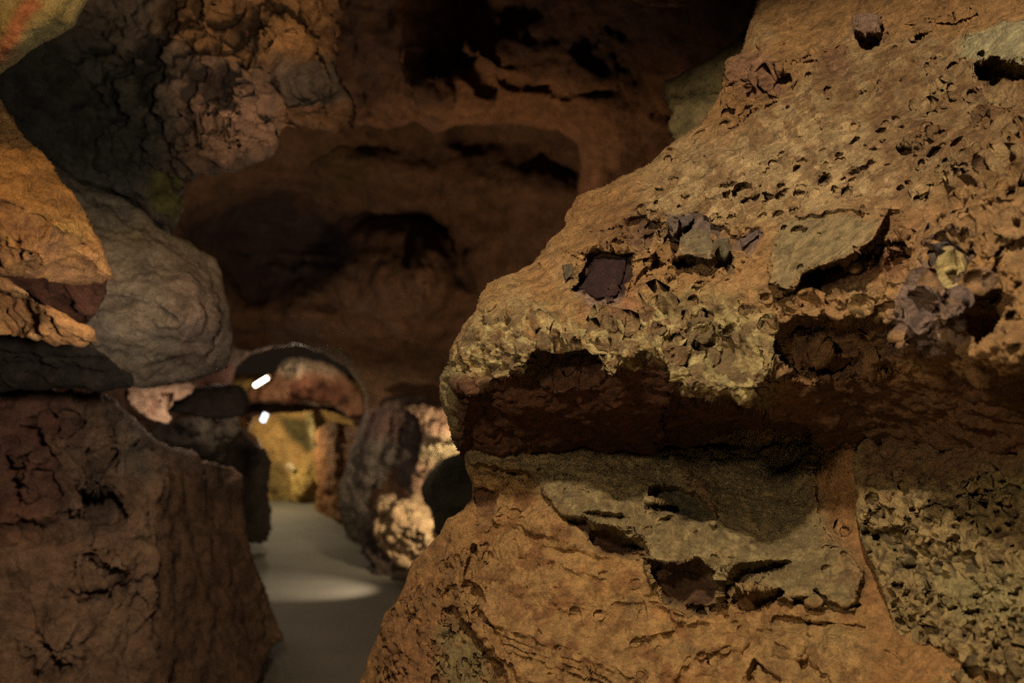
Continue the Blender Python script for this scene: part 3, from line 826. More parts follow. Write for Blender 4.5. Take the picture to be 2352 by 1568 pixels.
embedded([(1362, 592), (1440, 590), (1434, 632), (1416, 680), (1372, 688), (1330, 662), (1350, 625)], 0.0, ('3a2122', '4a2c2a'), 30, h=0.035, label='dark purplish stone sunk in the square pocket')
embedded([(1562, 546), (1592, 524), (1622, 530), (1640, 560), (1632, 596), (1588, 588), (1550, 594)], -0.01, ('84704e', '74664a'), 31, h=0.03, label='angular olive grey stone set in the ledge')
embedded([(1530, 502), (1572, 494), (1596, 500), (1566, 536), (1544, 552)], -0.008, ('6a5a54', '5c4e4a'), 32, h=0.025, label='bluish grey stone chip')
embedded([(1640, 552), (1672, 545), (1682, 575), (1668, 600), (1644, 596)], -0.01, ('6a5c40', '5a4c38'), 33, h=0.025, label='dark rough stone chip')
embedded([(1698, 548), (1738, 524), (1744, 540), (1704, 570)], -0.006, ('6e5850',), 34, h=0.015, label='small grey brown chip')
embedded([(1290, 608), (1314, 604), (1317, 628), (1299, 646)], -0.004, ('6a5844',), 35, h=0.012, label='small grey diamond shaped chip')
embedded([(1954, 34), (1995, 28), (2018, 34), (2026, 76), (1985, 84), (1958, 70)], -0.015, ('94705a', '84604c'), 36, h=0.03, label='purplish blocky stone near the top')
embedded([(2152, 606), (2180, 598), (2208, 606), (2204, 628), (2160, 630)], -0.005, ('c2a75e', 'b09858'), 37, h=0.015, label='pale yellow lump')
embedded([(2140, 562), (2170, 554), (2214, 560), (2210, 584), (2160, 592)], -0.01, ('5a4c48', '4c4240'), 38, h=0.03, label='dark grey crystal chip')

# ================================================================== LEFT LEDGE (orange, near)
LED = empty('rock_ledge', tuple(at(60, 700, 3.6)), 'bright amber lit rock ledge jutting in at the left edge, with a thin lower shelf', 'rock ledge')
a = Rock([(-400, 180), (0, 225), (40, 280), (85, 330), (130, 390), (160, 430), (205, 500), (238, 548), (258, 600), (266, 640), (240, 662), (180, 655), (120, 648), (60, 640), (0, 632), (-400, 640)],
         [(0, 230, 4.2), (100, 350, 4.05), (200, 500, 3.95), (262, 630, 4.0), (0, 450, 3.7), (120, 520, 3.72), (150, 640, 3.98), (0, 620, 3.85), (-400, 400, 3.3), (-400, 640, 3.5), (100, 600, 3.72)], 4, rough=7, rough_scale=50, seed=5, warp=9)
a.base_color('b87f38', 'b07a3a', 'c08c44', scale=120)
a.paint([(-400, 450), (0, 455), (90, 500), (200, 560), (262, 600), (262, 680), (-400, 680)], '93623e', 30, 0.7, 0.3, 50)
a.paint([(-100, 440), (60, 455), (40, 480), (-100, 470)], '5a3420', 14, 0.7)
a.paint(ell(165, 515, 50, 26, 20), 'c4933e', 16, 0.8)
a.pit([(-300, 470), (0, 470), (90, 490), (100, 540), (0, 540), (-300, 560)], 0.05, 24)
a.dome(160, 515, 60, 34, 0.06, 20).dome(60, 590, 90, 34, 0.05, 10).dome(215, 590, 40, 40, 0.05)
a.build('upper_ledge', M_MID, LED, roll=60, thick=0.5, layers=((0.25, 0.04), (0.1, 0.03), (0.04, 0.015), (0.2, 0.06, 1)), crag=0.01, crag_scale=0.12)
a = Rock([(-400, 610), (0, 636), (40, 655), (78, 690), (120, 705), (180, 740), (214, 760), (222, 785), (190, 798), (120, 790), (60, 775), (20, 770), (-400, 780)],
         [(0, 650, 3.95), (100, 720, 3.95), (210, 775, 4.0), (50, 760, 4.1), (-400, 700, 3.7)], 4, rough=7, rough_scale=40, seed=6)
a.base_color('a8743a', 'b5874c', '9a6230', scale=80)
a.pit([(-60, 660), (60, 680), (110, 740), (30, 770), (-60, 760)], 0.16, 14)
a.build('lower_shelf', M_MID, LED, roll=34, thick=0.3, layers=((0.2, 0.04), (0.08, 0.02)), crag=0.03, crag_scale=0.1)
a = Rock([(-300, 600), (60, 610), (180, 620), (248, 640), (236, 690), (205, 740), (180, 750), (100, 700), (30, 650), (-300, 700)],
         [(0, 640, 4.35), (200, 650, 4.3), (200, 730, 4.5), (100, 690, 4.5), (-300, 650, 4.1)], 5, rough=8, rough_scale=40, seed=7)
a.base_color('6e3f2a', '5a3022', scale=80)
a.pit([(110, 690), (170, 690), (195, 720), (180, 745), (120, 725)], 0.12, 10)
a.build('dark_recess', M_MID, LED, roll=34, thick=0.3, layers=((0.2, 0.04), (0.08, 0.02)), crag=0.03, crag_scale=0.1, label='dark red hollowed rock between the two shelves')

a = Rock([(-500, -500), (320, -500), (222, -40), (196, 10), (168, 60), (120, 90), (60, 125), (12, 166), (-40, 200), (-500, 260)],
         [(0, 0, 3.5), (150, 40, 3.55), (30, 150, 3.6), (-500, 0, 3.2), (200, -400, 3.6)], 5, rough=6, rough_scale=60, seed=8)
a.base_color('907c46', '967840', '847038', scale=110)
a.paint([(60, -20), (90, 0), (60, 60), (10, 140), (-20, 130), (30, 50)], 'a8522c', 16, 0.75)
a.dome(60, 60, 120, 60, 0.06, -35)
a.build('hanging_rock', M_MID, None, roll=60, thick=0.5, layers=((0.3, 0.04), (0.1, 0.012)), crag=0.012, crag_scale=0.1,
        label='smooth ochre rock with a red streak hanging into the upper left corner', category='rock')

# ================================================================== LEFT WALL WITH THE HANGING BULGE
a = Rock([(-700, -600), (860, -600), (800, -60), (788, 20), (776, 100), (795, 190), (832, 258), (816, 302), (742, 312), (655, 296), (652, 345), (606, 382),
          (532, 408), (458, 402), (434, 440), (424, 490), (400, 545), (340, 560), (200, 560), (-700, 700)],
         [(0, 0, 5.0), (20, 190, 5.3), (200, 100, 5.7), (100, 300, 5.6), (250, 430, 5.7), (400, 500, 5.9), (370, 300, 5.25), (500, 250, 4.85), (640, 300, 5.05), (500, 390, 5.15), (400, 100, 5.3), (550, 60, 4.95), (700, 60, 5.1),
          (790, 80, 5.5), (780, 250, 5.5), (720, 220, 5.35), (300, -100, 5.3), (600, -400, 4.6), (-600, 0, 4.4), (-600, 600, 4.4)], 5, rough=8, rough_scale=60, seed=9, warp=12)
a.base_color('6b5a4c', '5a4c42', '77614e', scale=120)
a.paint([(-100, 60), (250, 60), (400, 330), (300, 480), (100, 420), (-100, 300)], '46443c', 60, 0.9)
a.paint([(380, -100), (800, -100), (790, 120), (740, 150), (640, 140), (560, 160), (430, 120), (340, 60)], '9c6c38', 30, 0.9)
a.paint([(560, 40), (720, 20), (740, 110), (640, 150), (560, 120)], 'ab7838', 20, 0.7, 0.4, 40)
a.paint([(400, 150), (660, 170), (650, 340), (530, 405), (420, 400)], '8a6650', 30, 0.8)
a.paint([(655, 220), (830, 240), (815, 305), (740, 310), (655, 300)], '8c6038', 14, 0.85)
a.paint([(330, 410), (420, 420), (425, 500), (390, 530), (340, 470)], '6b6420', 16, 0.9)
a.paint([(520, 20), (590, 30), (590, 90), (540, 110), (500, 50)], '402c22', 14, 0.7, 0.5, 30)
a.pit([(420, 140), (520, 150), (500, 200), (480, 210), (420, 240)], 0.12, 20)
a.pit([(500, -10), (570, 20), (590, 70), (540, 90), (490, 60)], 0.14, 16)
a.pit([(640, 150), (720, 140), (760, 200), (680, 225)], 0.12, 16)
a.dome(640, 310, 60, 60, 0.12).dome(540, 250, 70, 120, 0.15, 10).dome(640, 80, 110, 60, 0.15).dome(420, 60, 70, 50, 0.1)
a.crack([(150, 175), (240, 250), (330, 275), (400, 300)], 14, 0.08).crack([(400, 300), (520, 290), (620, 320)], 10, 0.08)
a.crack([(410, 340), (520, 330), (600, 360)], 9, 0.05).crack([(180, 100), (340, 110)], 10, 0.08)
a.build('wall_left', M_MID, None, roll=60, thick=0.5, layers=((0.5, 0.08), (0.2, 0.06), (0.08, 0.03), (0.25, 0.12, 1)), crag=0.025, crag_scale=0.2, strata=0.03, strata_scale=0.12, kind='structure')

# grey boulder wedged under it
a = Rock([(-100, 330), (130, 370), (190, 420), (262, 440), (330, 480), (362, 520), (428, 552), (500, 590), (514, 640), (532, 700), (540, 780), (528, 850), (460, 872), (400, 880), (330, 895), (240, 880), (170, 830), (80, 760), (-100, 700)],
         [(150, 400, 5.3), (330, 490, 5.4), (500, 600, 5.5), (535, 780, 5.4), (350, 650, 4.9), (450, 750, 5.0), (250, 850, 5.0), (400, 870, 5.3), (100, 700, 4.8), (0, 500, 5.0)], 5, rough=6, rough_scale=60, seed=10)
a.base_color('82705e', '786758', '8c7660', scale=120)
a.paint([(180, 420), (330, 470), (350, 560), (260, 560), (190, 480)], '7c6c50', 30, 0.7)
a.paint([(400, 620), (540, 650), (540, 860), (400, 860)], '86695a', 40, 0.6)
a.crack([(230, 690), (320, 700), (400, 740)], 10, 0.05).crack([(280, 470), (300, 540)], 12, 0.04)
a.dome(430, 720, 100, 120, 0.12)
a.build('grey_boulder', M_MID, None, roll=70, thick=0.6, layers=((0.35, 0.04), (0.12, 0.03), (0.05, 0.018), (0.3, 0.05, 1)), crag=0.01, crag_scale=0.15,
        label='rounded grey brown boulder wedged under the dark left wall behind the amber ledge', category='boulder')

# dark layered shelf between the ledge and the low boulder
a = Rock([(-400, 700), (0, 700), (60, 770), (200, 790), (260, 830), (300, 860), (300, 890), (230, 900), (140, 890), (0, 900), (-400, 920)],
         [(0, 800, 4.7), (250, 850, 4.8), (-400, 800, 4.4), (100, 880, 4.9)], 5, rough=9, rough_scale=50, seed=11)
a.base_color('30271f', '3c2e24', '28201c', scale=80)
a.crack([(-100, 815), (100, 812), (240, 835)], 6, 0.05).crack([(-100, 850), (100, 845), (200, 860)], 6, 0.05)
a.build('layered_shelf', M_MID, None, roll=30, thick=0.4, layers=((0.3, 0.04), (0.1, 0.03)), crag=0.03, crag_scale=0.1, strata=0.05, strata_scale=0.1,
        label='dark layered rock shelf under the amber ledge, above the low reddish boulder', category='rock')

# ================================================================== LOW LEFT BOULDER
a = Rock([(-600, 850), (0, 862), (80, 875), (140, 892), (240, 892), (280, 915), (305, 950), (340, 985), (362, 1010), (420, 1030), (470, 1052), (530, 1068), (562, 1095),
          (566, 1150), (566, 1210), (578, 1260), (600, 1310), (622, 1370), (640, 1430), (655, 1470), (630, 1490), (606, 1540), (590, 1600), (580, 2300), (-600, 2300)],
         [(0, 880, 5.9), (200, 900, 6.0), (340, 1000, 6.0), (100, 1100, 5.55), (300, 1100, 5.65), (370, 1150, 5.75), (200, 1300, 5.35), (355, 1350, 5.6), (360, 1560, 5.5), (0, 1200, 5.4), (0, 1500, 5.1),
          (470, 1150, 6.7), (560, 1100, 7.3), (560, 1200, 7.2), (480, 1400, 6.4), (600, 1350, 7.2), (645, 1460, 7.3), (500, 1560, 6.3), (590, 1560, 6.6), (-600, 1000, 5.0), (-600, 2000, 4.6), (570, 2200, 6.2), (200, 2200, 5.0)],
         5, rough=7, rough_scale=70, seed=12, warp=12)
a.base_color('8a6850', '7a5744', '967658', '80604a', scale=180)
a.paint([(-200, 870), (160, 890), (130, 1200), (-200, 1300)], '7c4a38', 50, 0.7)
a.paint([(380, 1060), (570, 1090), (620, 1568), (370, 1568)], '74543e', 20, 0.85)
a.paint([(180, 1050), (280, 1040), (290, 1180), (200, 1190)], '4c3a30', 24, 0.7, 0.5, 50)
a.paint([(240, 900), (360, 1000), (370, 1100), (300, 1080)], '7d6c58', 24, 0.7)
a.rougher([(380, 1070), (570, 1090), (620, 1568), (370, 1568)], 0.5)
a.crack([(565, 1090), (566, 1210), (600, 1310), (650, 1470)], 16, -0.10)
a.dome(210, 1100, 70, 55, 0.32).dome(120, 1000, 70, 60, 0.24).dome(60, 1080, 40, 80, 0.2).dome(250, 1300, 120, 60, 0.15).dome(120, 1480, 110, 90, 0.2).dome(280, 1000, 50, 60, 0.2)
a.pit([(190, 1150), (250, 1140), (280, 1180), (230, 1215), (200, 1200)], 0.3, 14)
a.pit([(140, 940), (170, 935), (170, 980), (145, 985)], 0.2, 10).pit([(210, 1040), (245, 1020), (250, 1035), (220, 1060)], 0.10, 8)
a.pit([(55, 980), (85, 980), (85, 1040), (60, 1050)], 0.2, 10).pit([(70, 1090), (100, 1080), (120, 1130), (90, 1140)], 0.10, 10)
a.crack([(0, 1225), (100, 1215), (170, 1200), (200, 1210)], 14, 0.16).crack([(200, 1285), (250, 1310), (275, 1360)], 11, 0.2)
a.crack([(320, 1240), (345, 1245)], 9, 0.06).crack([(360, 1050), (365, 1300), (350, 1568)], 26, -0.06)
a.crack([(140, 1400), (260, 1370), (330, 1400)], 14, 0.05).crack([(390, 1290), (480, 1300)], 14, 0.04)
a.build('low_boulder', M_MID, None, roll=60, thick=0.9, layers=((0.6, 0.08), (0.25, 0.06), (0.1, 0.04), (0.045, 0.02), (0.35, 0.12, 1)), crag=0.02, crag_scale=0.2,
        label='broad reddish brown boulder filling the lower left, beside the trail', category='boulder')

# ================================================================== MIDDLE DISTANCE, LEFT OF THE TRAIL
a = Rock([(282, 905), (292, 886), (330, 880), (366, 884), (400, 880), (430, 876), (455, 884), (440, 905), (400, 925), (385, 945), (396, 960), (388, 975), (350, 972), (320, 950), (292, 930)],
         [(300, 900, 7.6), (440, 890, 7.9), (370, 960, 7.5)], 4, rough=5, rough_scale=30, seed=13)
a.base_color('c09a80', 'b08068', scale=50)
a.pit([(365, 905), (395, 905), (388, 935), (350, 935)], 0.12, 6)
a.build('pale_rock', M_FAR, None, roll=20, thick=0.25, layers=((0.2, 0.05), (0.08, 0.02)), crag=0.04, crag_scale=0.12,
        label='small pale pink lit rock in the niche just above the low left boulder', category='rock')
a = Rock([(380, 905), (400, 885), (450, 885), (500, 880), (560, 885), (575, 920), (560, 960), (500, 960), (430, 955), (390, 945)],
         [(400, 900, 8.4), (560, 900, 8.6), (480, 950, 8.3)], 5, rough=6, rough_scale=40, seed=14)
a.base_color('332822', '403028')
a.build('dark_stone', M_FAR, None, roll=30, thick=0.4, layers=((0.2, 0.05),), crag=0.04, crag_scale=0.15,
        label='nearly black rock between the pale pink rock and the arch', category='rock')
a = Rock([(360, 970), (420, 955), (470, 945), (505, 925), (530, 945), (556, 980), (575, 1010), (606, 1030), (618, 1060), (618, 1120), (624, 1200), (618, 1245), (590, 1250), (540, 1230), (300, 1250), (320, 1000)],
         [(400, 980, 9.6), (500, 950, 9.6), (540, 1000, 9.8), (610, 1050, 11.0), (612, 1230, 11.2), (500, 1100, 10.0), (400, 1200, 10.0)], 5, rough=6, rough_scale=40, seed=15)
a.base_color('5c4c42', '6a5848', scale=60)
a.paint([(430, 930), (550, 950), (550, 1010), (520, 1040), (440, 1000)], 'a08c74', 20, 0.8, 0.4, 40)  # grey light on the top, put into the colour
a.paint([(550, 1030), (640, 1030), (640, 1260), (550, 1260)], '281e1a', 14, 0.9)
a.crack([(510, 930), (520, 1000)], 7, 0.1).crack([(470, 950), (490, 1010)], 7, 0.1)
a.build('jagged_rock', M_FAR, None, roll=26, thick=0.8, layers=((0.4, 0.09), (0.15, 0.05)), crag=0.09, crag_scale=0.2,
        label='jagged rock left of the passage, grey light painted on its top, its right side nearly black', category='rock')

# ================================================================== BACK WALL WITH THE ARCH
a = Rock([(-900, -900), (3000, -900), (3000, 1400), (850, 1400), (846, 1000), (838, 930), (826, 885), (792, 842), (742, 812), (684, 796), (626, 796), (572, 812), (536, 845), (528, 890), (545, 940), (560, 1400), (-900, 1400)],
         [(-800, -800, 8), (2900, -800, 7), (2900, 1300, 8), (-800, 1300, 8), (1100, -200, 8.6), (600, 400, 9.5), (1000, 400, 9.6), (1300, 400, 9.2), (620, 560, 10.6), (500, 520, 10.0), (760, 560, 10.5), (600, 680, 10.8),
          (700, 740, 10.5), (900, 640, 9.6), (900, 760, 9.9), (1000, 600, 9.6), (1100, 700, 9.6), (1000, 850, 10.6), (900, 900, 11.4), (680, 790, 11.3), (560, 800, 11.4), (500, 900, 10.8), (820, 900, 11.4), (700, 1300, 11.8), (950, 1100, 11.2), (300, 900, 9), (1500, 600, 8.6), (1500, 1100, 8.6)],
         7, rough=6, rough_scale=70, seed=16, warp=14)
a.base_color('6e4a30', '604028', '785436', scale=200)
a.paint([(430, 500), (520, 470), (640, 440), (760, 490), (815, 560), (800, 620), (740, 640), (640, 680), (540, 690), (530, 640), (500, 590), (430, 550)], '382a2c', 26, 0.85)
a.paint([(520, 690), (1000, 740), (1000, 800), (830, 860), (540, 820), (450, 880)], '7c5232', 30, 0.7)
a.paint([(450, 820), (530, 840), (530, 890), (450, 890)], '94482c', 14, 0.8)
a.paint([(740, 330), (900, 320), (860, 420), (760, 440)], '60481e', 30, 0.7)
a.dome(910, 650, 175, 150, 0.55, 15)
a.pit([(790, 500), (840, 480), (960, 478), (1040, 510), (1072, 570), (1075, 660), (1050, 640), (1030, 560), (960, 520), (850, 520), (800, 545)], 0.45, 16)
a.dome(985, 640, 62, 120, 0.4, 5)
a.pit([(925, 560), (950, 520), (960, 560), (955, 600), (965, 700), (950, 760), (940, 640)], 0.14, 10)
a.pit([(420, 500), (520, 440), (700, 440), (790, 500), (815, 570), (790, 620), (700, 660), (560, 700), (520, 640), (440, 560)], 0.5, 26)
a.dome(660, 590, 160, 12, 0.15, 3).dome(700, 620, 140, 12, 0.2, -2).dome(640, 510, 90, 16, 0.1, 12)
a.crack([(740, 700), (850, 740), (930, 780), (990, 850)], 14, 0.22)
a.dome(650, 735, 130, 36, 0.25, -6)
a.crack([(540, 770), (650, 760), (800, 790)], 9, 0.08)
a.crack([(1050, 300), (1200, 330), (1320, 400)], 30, 0.25)
a.dome(850, 400, 160, 60, 0.3).dome(1150, 430, 180, 60, 0.2, 10)
a.crack([(528, 880), (545, 840), (600, 805), (680, 797), (760, 820), (830, 880)], 26, -0.06)
a.build('wall_back', M_FAR, None, roll=30, rollR=0.35, thick=1.2, layers=((1.2, 0.12), (0.4, 0.06), (0.15, 0.03)), crag=0.05, crag_scale=0.5, strata=0.05, strata_scale=0.3, kind='structure')

# ================================================================== CEILING
a = Rock([(500, -900), (2400, -900), (2300, 100), (1700, 420), (1400, 430), (1352, 452), (1330, 440), (1334, 380), (1322, 330), (1290, 308), (1200, 286), (1100, 286), (1040, 294), (1000, 303),
          (950, 280), (900, 286), (860, 292), (820, 280), (700, 200)],
         [(600, -800, 5), (2300, -800, 4.6), (1200, -300, 5.8), (1600, 0, 6.5), (1200, 0, 7.0), (900, 0, 7.0), (1500, 350, 7.6), (1340, 440, 7.8), (1200, 280, 7.6), (1000, 290, 7.4), (850, 280, 7.7),
          (1100, 220, 6.9), (1350, 230, 7.0), (980, 180, 6.9), (2200, 100, 6.2), (1450, 150, 7.0)], 6, rough=6, rough_scale=60, seed=17, warp=12)
a.base_color('6f4728', '5f3c24', '7a5030', scale=160)
a.paint([(1120, -200), (1750, -200), (1700, 120), (1400, 170), (1180, 120)], '4a3022', 50, 0.85)
a.paint([(1000, 170), (1530, 190), (1530, 280), (1340, 330), (1040, 290)], '7e5028', 34, 0.8)
a.paint([(760, -100), (900, -100), (930, 100), (850, 250), (790, 200)], '4a3228', 30, 0.7)
a.dome(985, 200, 68, 90, 0.5)
a.pit([(930, 130), (955, 120), (965, 160), (940, 190)], 0.12, 10).pit([(1010, 120), (1040, 130), (1030, 160)], 0.12, 8)
a.crack([(1050, 110), (1100, 160), (1130, 200)], 24, 0.15)
a.crack([(830, 180), (850, 240), (900, 270)], 20, 0.2).crack([(1060, 100), (1100, 130)], 14, -0.2)
a.crack([(1160, 190), (1300, 215), (1400, 210)], 9, 0.10)
a.build('ceiling', M_FAR, None, roll=50, thick=1.0, layers=((0.9, 0.12), (0.35, 0.06), (0.12, 0.03)), crag=0.06, crag_scale=0.4, kind='structure')
a = Rock([(1440, -120), (1436, -20), (1455, 2), (1490, 14), (1540, 18), (1575, 12), (1600, -10), (1640, -120)],
         [(1450, 0, 4.2), (1590, 0, 4.2), (1540, -100, 4.1)], 5, rough=4, rough_scale=30, seed=18)
a.base_color('c28a5c', 'b27848')
a.build('roof_stone', M_MID, None, roll=30, thick=0.3, layers=((0.2, 0.03),), crag=0.02, crag_scale=0.1,
        label='pale peach rock tip poking down at the top edge against the dark roof', category='rock')

# ================================================================== INSIDE THE ARCH
a = Rock([(560, 905), (572, 892), (600, 888), (622, 870), (632, 845), (650, 826), (684, 820), (704, 824), (742, 826), (780, 845), (812, 878), (836, 915), (840, 960), (800, 960), (770, 935), (700, 930), (620, 925), (575, 925)],
         [(570, 910, 12.9), (650, 830, 13.2), (740, 830, 13.2), (830, 920, 12.9), (700, 880, 12.6), (700, 930, 12.8)], 4, rough=5, rough_scale=30, seed=19, warp=5)
a.base_color('9a6844', '8a4c2c', scale=40)
a.paint([(632, 815), (705, 815), (712, 850), (660, 862), (632, 850)], 'b8a084', 8, 0.85)  # tube's white light on the top, painted here and in the next patch
a.paint([(690, 815), (760, 820), (790, 860), (740, 856), (700, 850)], 'a08468', 10, 0.8)
a.paint([(660, 880), (720, 862), (790, 880), (800, 930), (660, 925)], '5a2c1a', 14, 0.85)
a.crack([(680, 820), (678, 842), (665, 855)], 6, 0.15).pit(ell(656, 858, 14, 9), 0.15, 6)
a.build('vault_rock', M_FAR, None, roll=22, thick=0.7, layers=((0.4, 0.08), (0.15, 0.04)), crag=0.06, crag_scale=0.2,
        label='humped rust rock in the arch, white light painted on its top, a glowing tube at its left tip', category='rock')
a = Rock([(540, 905), (600, 905), (700, 915), (830, 910), (860, 960), (830, 990), (800, 960), (770, 948), (740, 940), (690, 948), (620, 950), (560, 960), (530, 940)],
         [(560, 930, 13.4), (840, 940, 13.2), (700, 930, 13.4)], 5, rough=4, rough_scale=30, seed=20)
a.base_color('50301e', '442818')
a.build('lintel_rock', M_FAR, None, roll=16, thick=0.6, layers=((0.3, 0.05),), crag=0.04, crag_scale=0.2,
        label='dark band of rock across the passage top, between the two lights', category='rock')
a = Rock([(500, 860), (980, 860), (980, 1400), (500, 1400)], [(500, 900, 15.2), (900, 900, 15.2), (600, 1300, 14.8), (700, 1100, 15.0), (900, 1300, 14.8)], 5, rough=4, rough_scale=40, seed=21)
a.base_color('b08440', 'a47838', scale=60)
a.paint([(640, 955), (725, 960), (722, 1030), (700, 1040), (650, 990)], '4a4422', 12, 0.9)
a.paint([(655, 1085), (722, 1050), (724, 1170), (640, 1170)], 'c8a048', 12, 0.9)
a.paint([(612, 1150), (720, 1150), (720, 1185), (612, 1185)], 'a09050', 12, 0.8)
a.paint(ell(672, 1075, 12, 8, 30), 'e0c8a0', 4, 0.9)
a.paint([(610, 1060), (655, 1060), (660, 1160), (615, 1160)], '6a5a2c', 14, 0.7)
a.paint([(700, 940), (735, 950), (732, 1040), (712, 1030)], 'c4a868', 8, 0.85)
a.dome(690, 1115, 36, 60, 0.35).dome(720, 990, 14, 60, 0.25).dome(672, 1074, 12, 9, 0.25)
a.build('wall_right', M_FAR, None, roll=30, thick=0.5, layers=((0.5, 0.08), (0.2, 0.04)), crag=0.06, crag_scale=0.3, kind='structure')
a = Rock([(728, 985), (760, 965), (800, 975), (900, 960), (900, 1230), (800, 1215), (722, 1180), (728, 1120), (722, 1040)],
         [(730, 1000, 14.3), (730, 1170, 14.0), (800, 1000, 13.0), (800, 1190, 12.9), (890, 1100, 12.5)], 4, rough=5, rough_scale=30, seed=22)
a.base_color('8e5a28', '7c4c22', scale=50)
a.crack([(785, 960), (785, 1170)], 10, 0.2)
a.dome(760, 985, 36, 16, 0.25, -25)
a.build('rust_pillar', M_FAR, None, roll=20, thick=0.6, layers=((0.4, 0.07), (0.15, 0.05)), crag=0.08, crag_scale=0.16,
        label='rust orange rough rock on the right side of the lit passage', category='rock')
a = Rock([(500, 900), (570, 905), (590, 950), (575, 990), (600, 1020), (608, 1050), (614, 1100), (618, 1170), (622, 1230), (560, 1240), (450, 1200)],
         [(500, 950, 13.2), (590, 1000, 13.4), (615, 1200, 13.4), (500, 1200, 13)], 5, rough=5, rough_scale=30, seed=23)
a.base_color('8a5a2c', '7a4c24')
a.build('passage_shoulder', M_FAR, None, roll=20, thick=0.6, layers=((0.4, 0.06),), crag=0.06, crag_scale=0.2,
        label='brown rock shoulder below the lower small light, left edge of the passage', category='rock')

# the two lights
def tube_light(px, py, Y, length, rad, ang, color, strength, label):
    root = empty('tube_light', tuple(at(px, py, Y)), label, 'light', 'small lights at the passage')
    def cyl(name, r0, r1, l0, l1, mat, seg=20, offy=0.0):
        vs, fs = [], []
        prof = [(l0, 0), (l0, r0 * 0.85), (l0 + 0.1 * (l1 - l0), r0), (l1 - 0.1 * (l1 - l0), r1), (l1, r1 * 0.85), (l1, 0)]
        for (x, r) in prof:
            for i in range(seg):
                t = 2 * math.pi * i / seg
                vs.append((x * math.cos(ang) - r * math.cos(t) * math.sin(ang), r * math.sin(t) + offy, x * math.sin(ang) + r * math.cos(t) * math.cos(ang)))
        for k in range(len(prof) - 1):
            for i in range(seg):
                j = (i + 1) % seg
                fs.append((k * seg + i, k * seg + j, (k + 1) * seg + j, (k + 1) * seg + i))
        me = bpy.data.meshes.new(name); me.from_pydata(vs, [], fs); me.materials.append(mat)
        for p in me.polygons: p.use_smooth = True
        o = bpy.data.objects.new(name, me); COL.objects.link(o); o.parent = root
        return o
    glow = plain('lit_glass', (0.9, 0.85, 0.8), 0.3, 0, color, strength)
    metal = plain('lamp_metal', (0.32, 0.22, 0.14), 0.5, 0.6)
    cyl('tube', rad, rad, -length / 2, length / 2, glow)
    cyl('end_cap', rad * 1.05, rad * 1.05, -length * 0.72, -length / 2, metal)
    cyl('end_cap', rad * 1.05, rad * 1.05, length / 2, length * 0.62, metal)
    cyl('housing', rad * 1.0, rad * 1.0, -length * 0.7, length * 0.6, metal, offy=rad * 1.2)
    return root


tube_light(600, 876, 12.3, 0.20, 0.025, math.radians(32), (1.0, 0.88, 0.66), 9, 'upper warm white tube light slanting on the tip of the arch rock')
tube_light(607, 958, 13.0, 0.12, 0.035, math.radians(65), (0.74, 0.85, 1.0), 2.2, 'lower smaller bluish light beside the passage opening')

# ================================================================== RIGHT OF THE TRAIL
a = Rock([(846, 930), (870, 915), (960, 905), (1100, 900), (1100, 1200), (940, 1200), (905, 1140), (880, 1180), (862, 1240), (822, 1256), (800, 1230), (778, 1180), (776, 1120), (788, 1080), (812, 1010), (830, 970)],
         [(850, 930, 11.7), (790, 1180, 12.0), (840, 1240, 11.7), (870, 1050, 11.2), (930, 950, 11.1), (960, 1100, 11.0), (1090, 1000, 10.9), (900, 1130, 11.5)], 4, rough=5, rough_scale=40, seed=24)
a.base_color('746458', '6a5a50', '80705e', scale=60)
a.paint([(850, 925), (960, 930), (930, 1010), (840, 1000)], '7a5248', 26, 0.8)
a.paint([(930, 930), (1000, 930), (960, 1140), (905, 1130), (900, 1020)], '463632', 20, 0.8)
a.crack([(900, 960), (880, 1040), (860, 1110), (850, 1160)], 9, 0.18).crack([(930, 970), (905, 1060), (900, 1130)], 9, 0.18).crack([(860, 950), (835, 1030), (810, 1100)], 10, 0.12)
a.build('grey_column', M_FAR, None, roll=26, thick=0.9, layers=((0.5, 0.1), (0.2, 0.05)), crag=0.06, crag_scale=0.2,
        label='leaning grey brown rock column on the right bank of the trail', category='rock')
a = Rock([(925, 934), (950, 926), (1010, 930), (1060, 960), (1080, 1040), (1030, 1052), (1000, 1058), (985, 1085), (968, 1110), (960, 1145), (945, 1110), (948, 1080), (962, 1040), (968, 1000), (962, 960), (940, 946)],
         [(940, 940, 10.6), (1000, 950, 10.3), (1050, 1020, 10.1), (960, 1130, 10.5), (980, 1060, 10.3)], 4, rough=5, rough_scale=24, seed=25)
a.base_color('c09074', 'c8a078', scale=40)
a.paint([(960, 1000), (1080, 1000), (1080, 1060), (960, 1060)], 'd8bc8c', 14, 0.8)
a.dome(1010, 1025, 60, 22, 0.25).crack([(960, 1052), (1010, 1058)], 9, 0.15).dome(975, 1085, 20, 12, 0.15)
a.build('pink_crag', M_FAR, None, roll=18, thick=0.5, layers=((0.3, 0.06), (0.1, 0.04)), crag=0.07, crag_scale=0.12, strata=0.07, strata_scale=0.14,
        label='stepped peach lit crag tucked behind the tip of the overhanging ledge', category='rock')
a = Rock([(860, 1160), (885, 1138), (905, 1128), (915, 1150), (960, 1130), (985, 1165), (998, 1200), (992, 1225), (1010, 1250), (1060, 1260), (1060, 1380), (950, 1320), (905, 1300), (880, 1270), (860, 1235), (855, 1200), (870, 1185)],
         [(870, 1160, 10.4), (960, 1140, 10.4), (930, 1200, 9.9), (980, 1230, 9.9), (900, 1280, 10.2), (1040, 1300, 9.8)], 3.5, rough=8, rough_scale=24, seed=26, warp=6, warp_scale=20)
a.base_color('cfa67c', 'b88c66', 'dcb98c', scale=34)
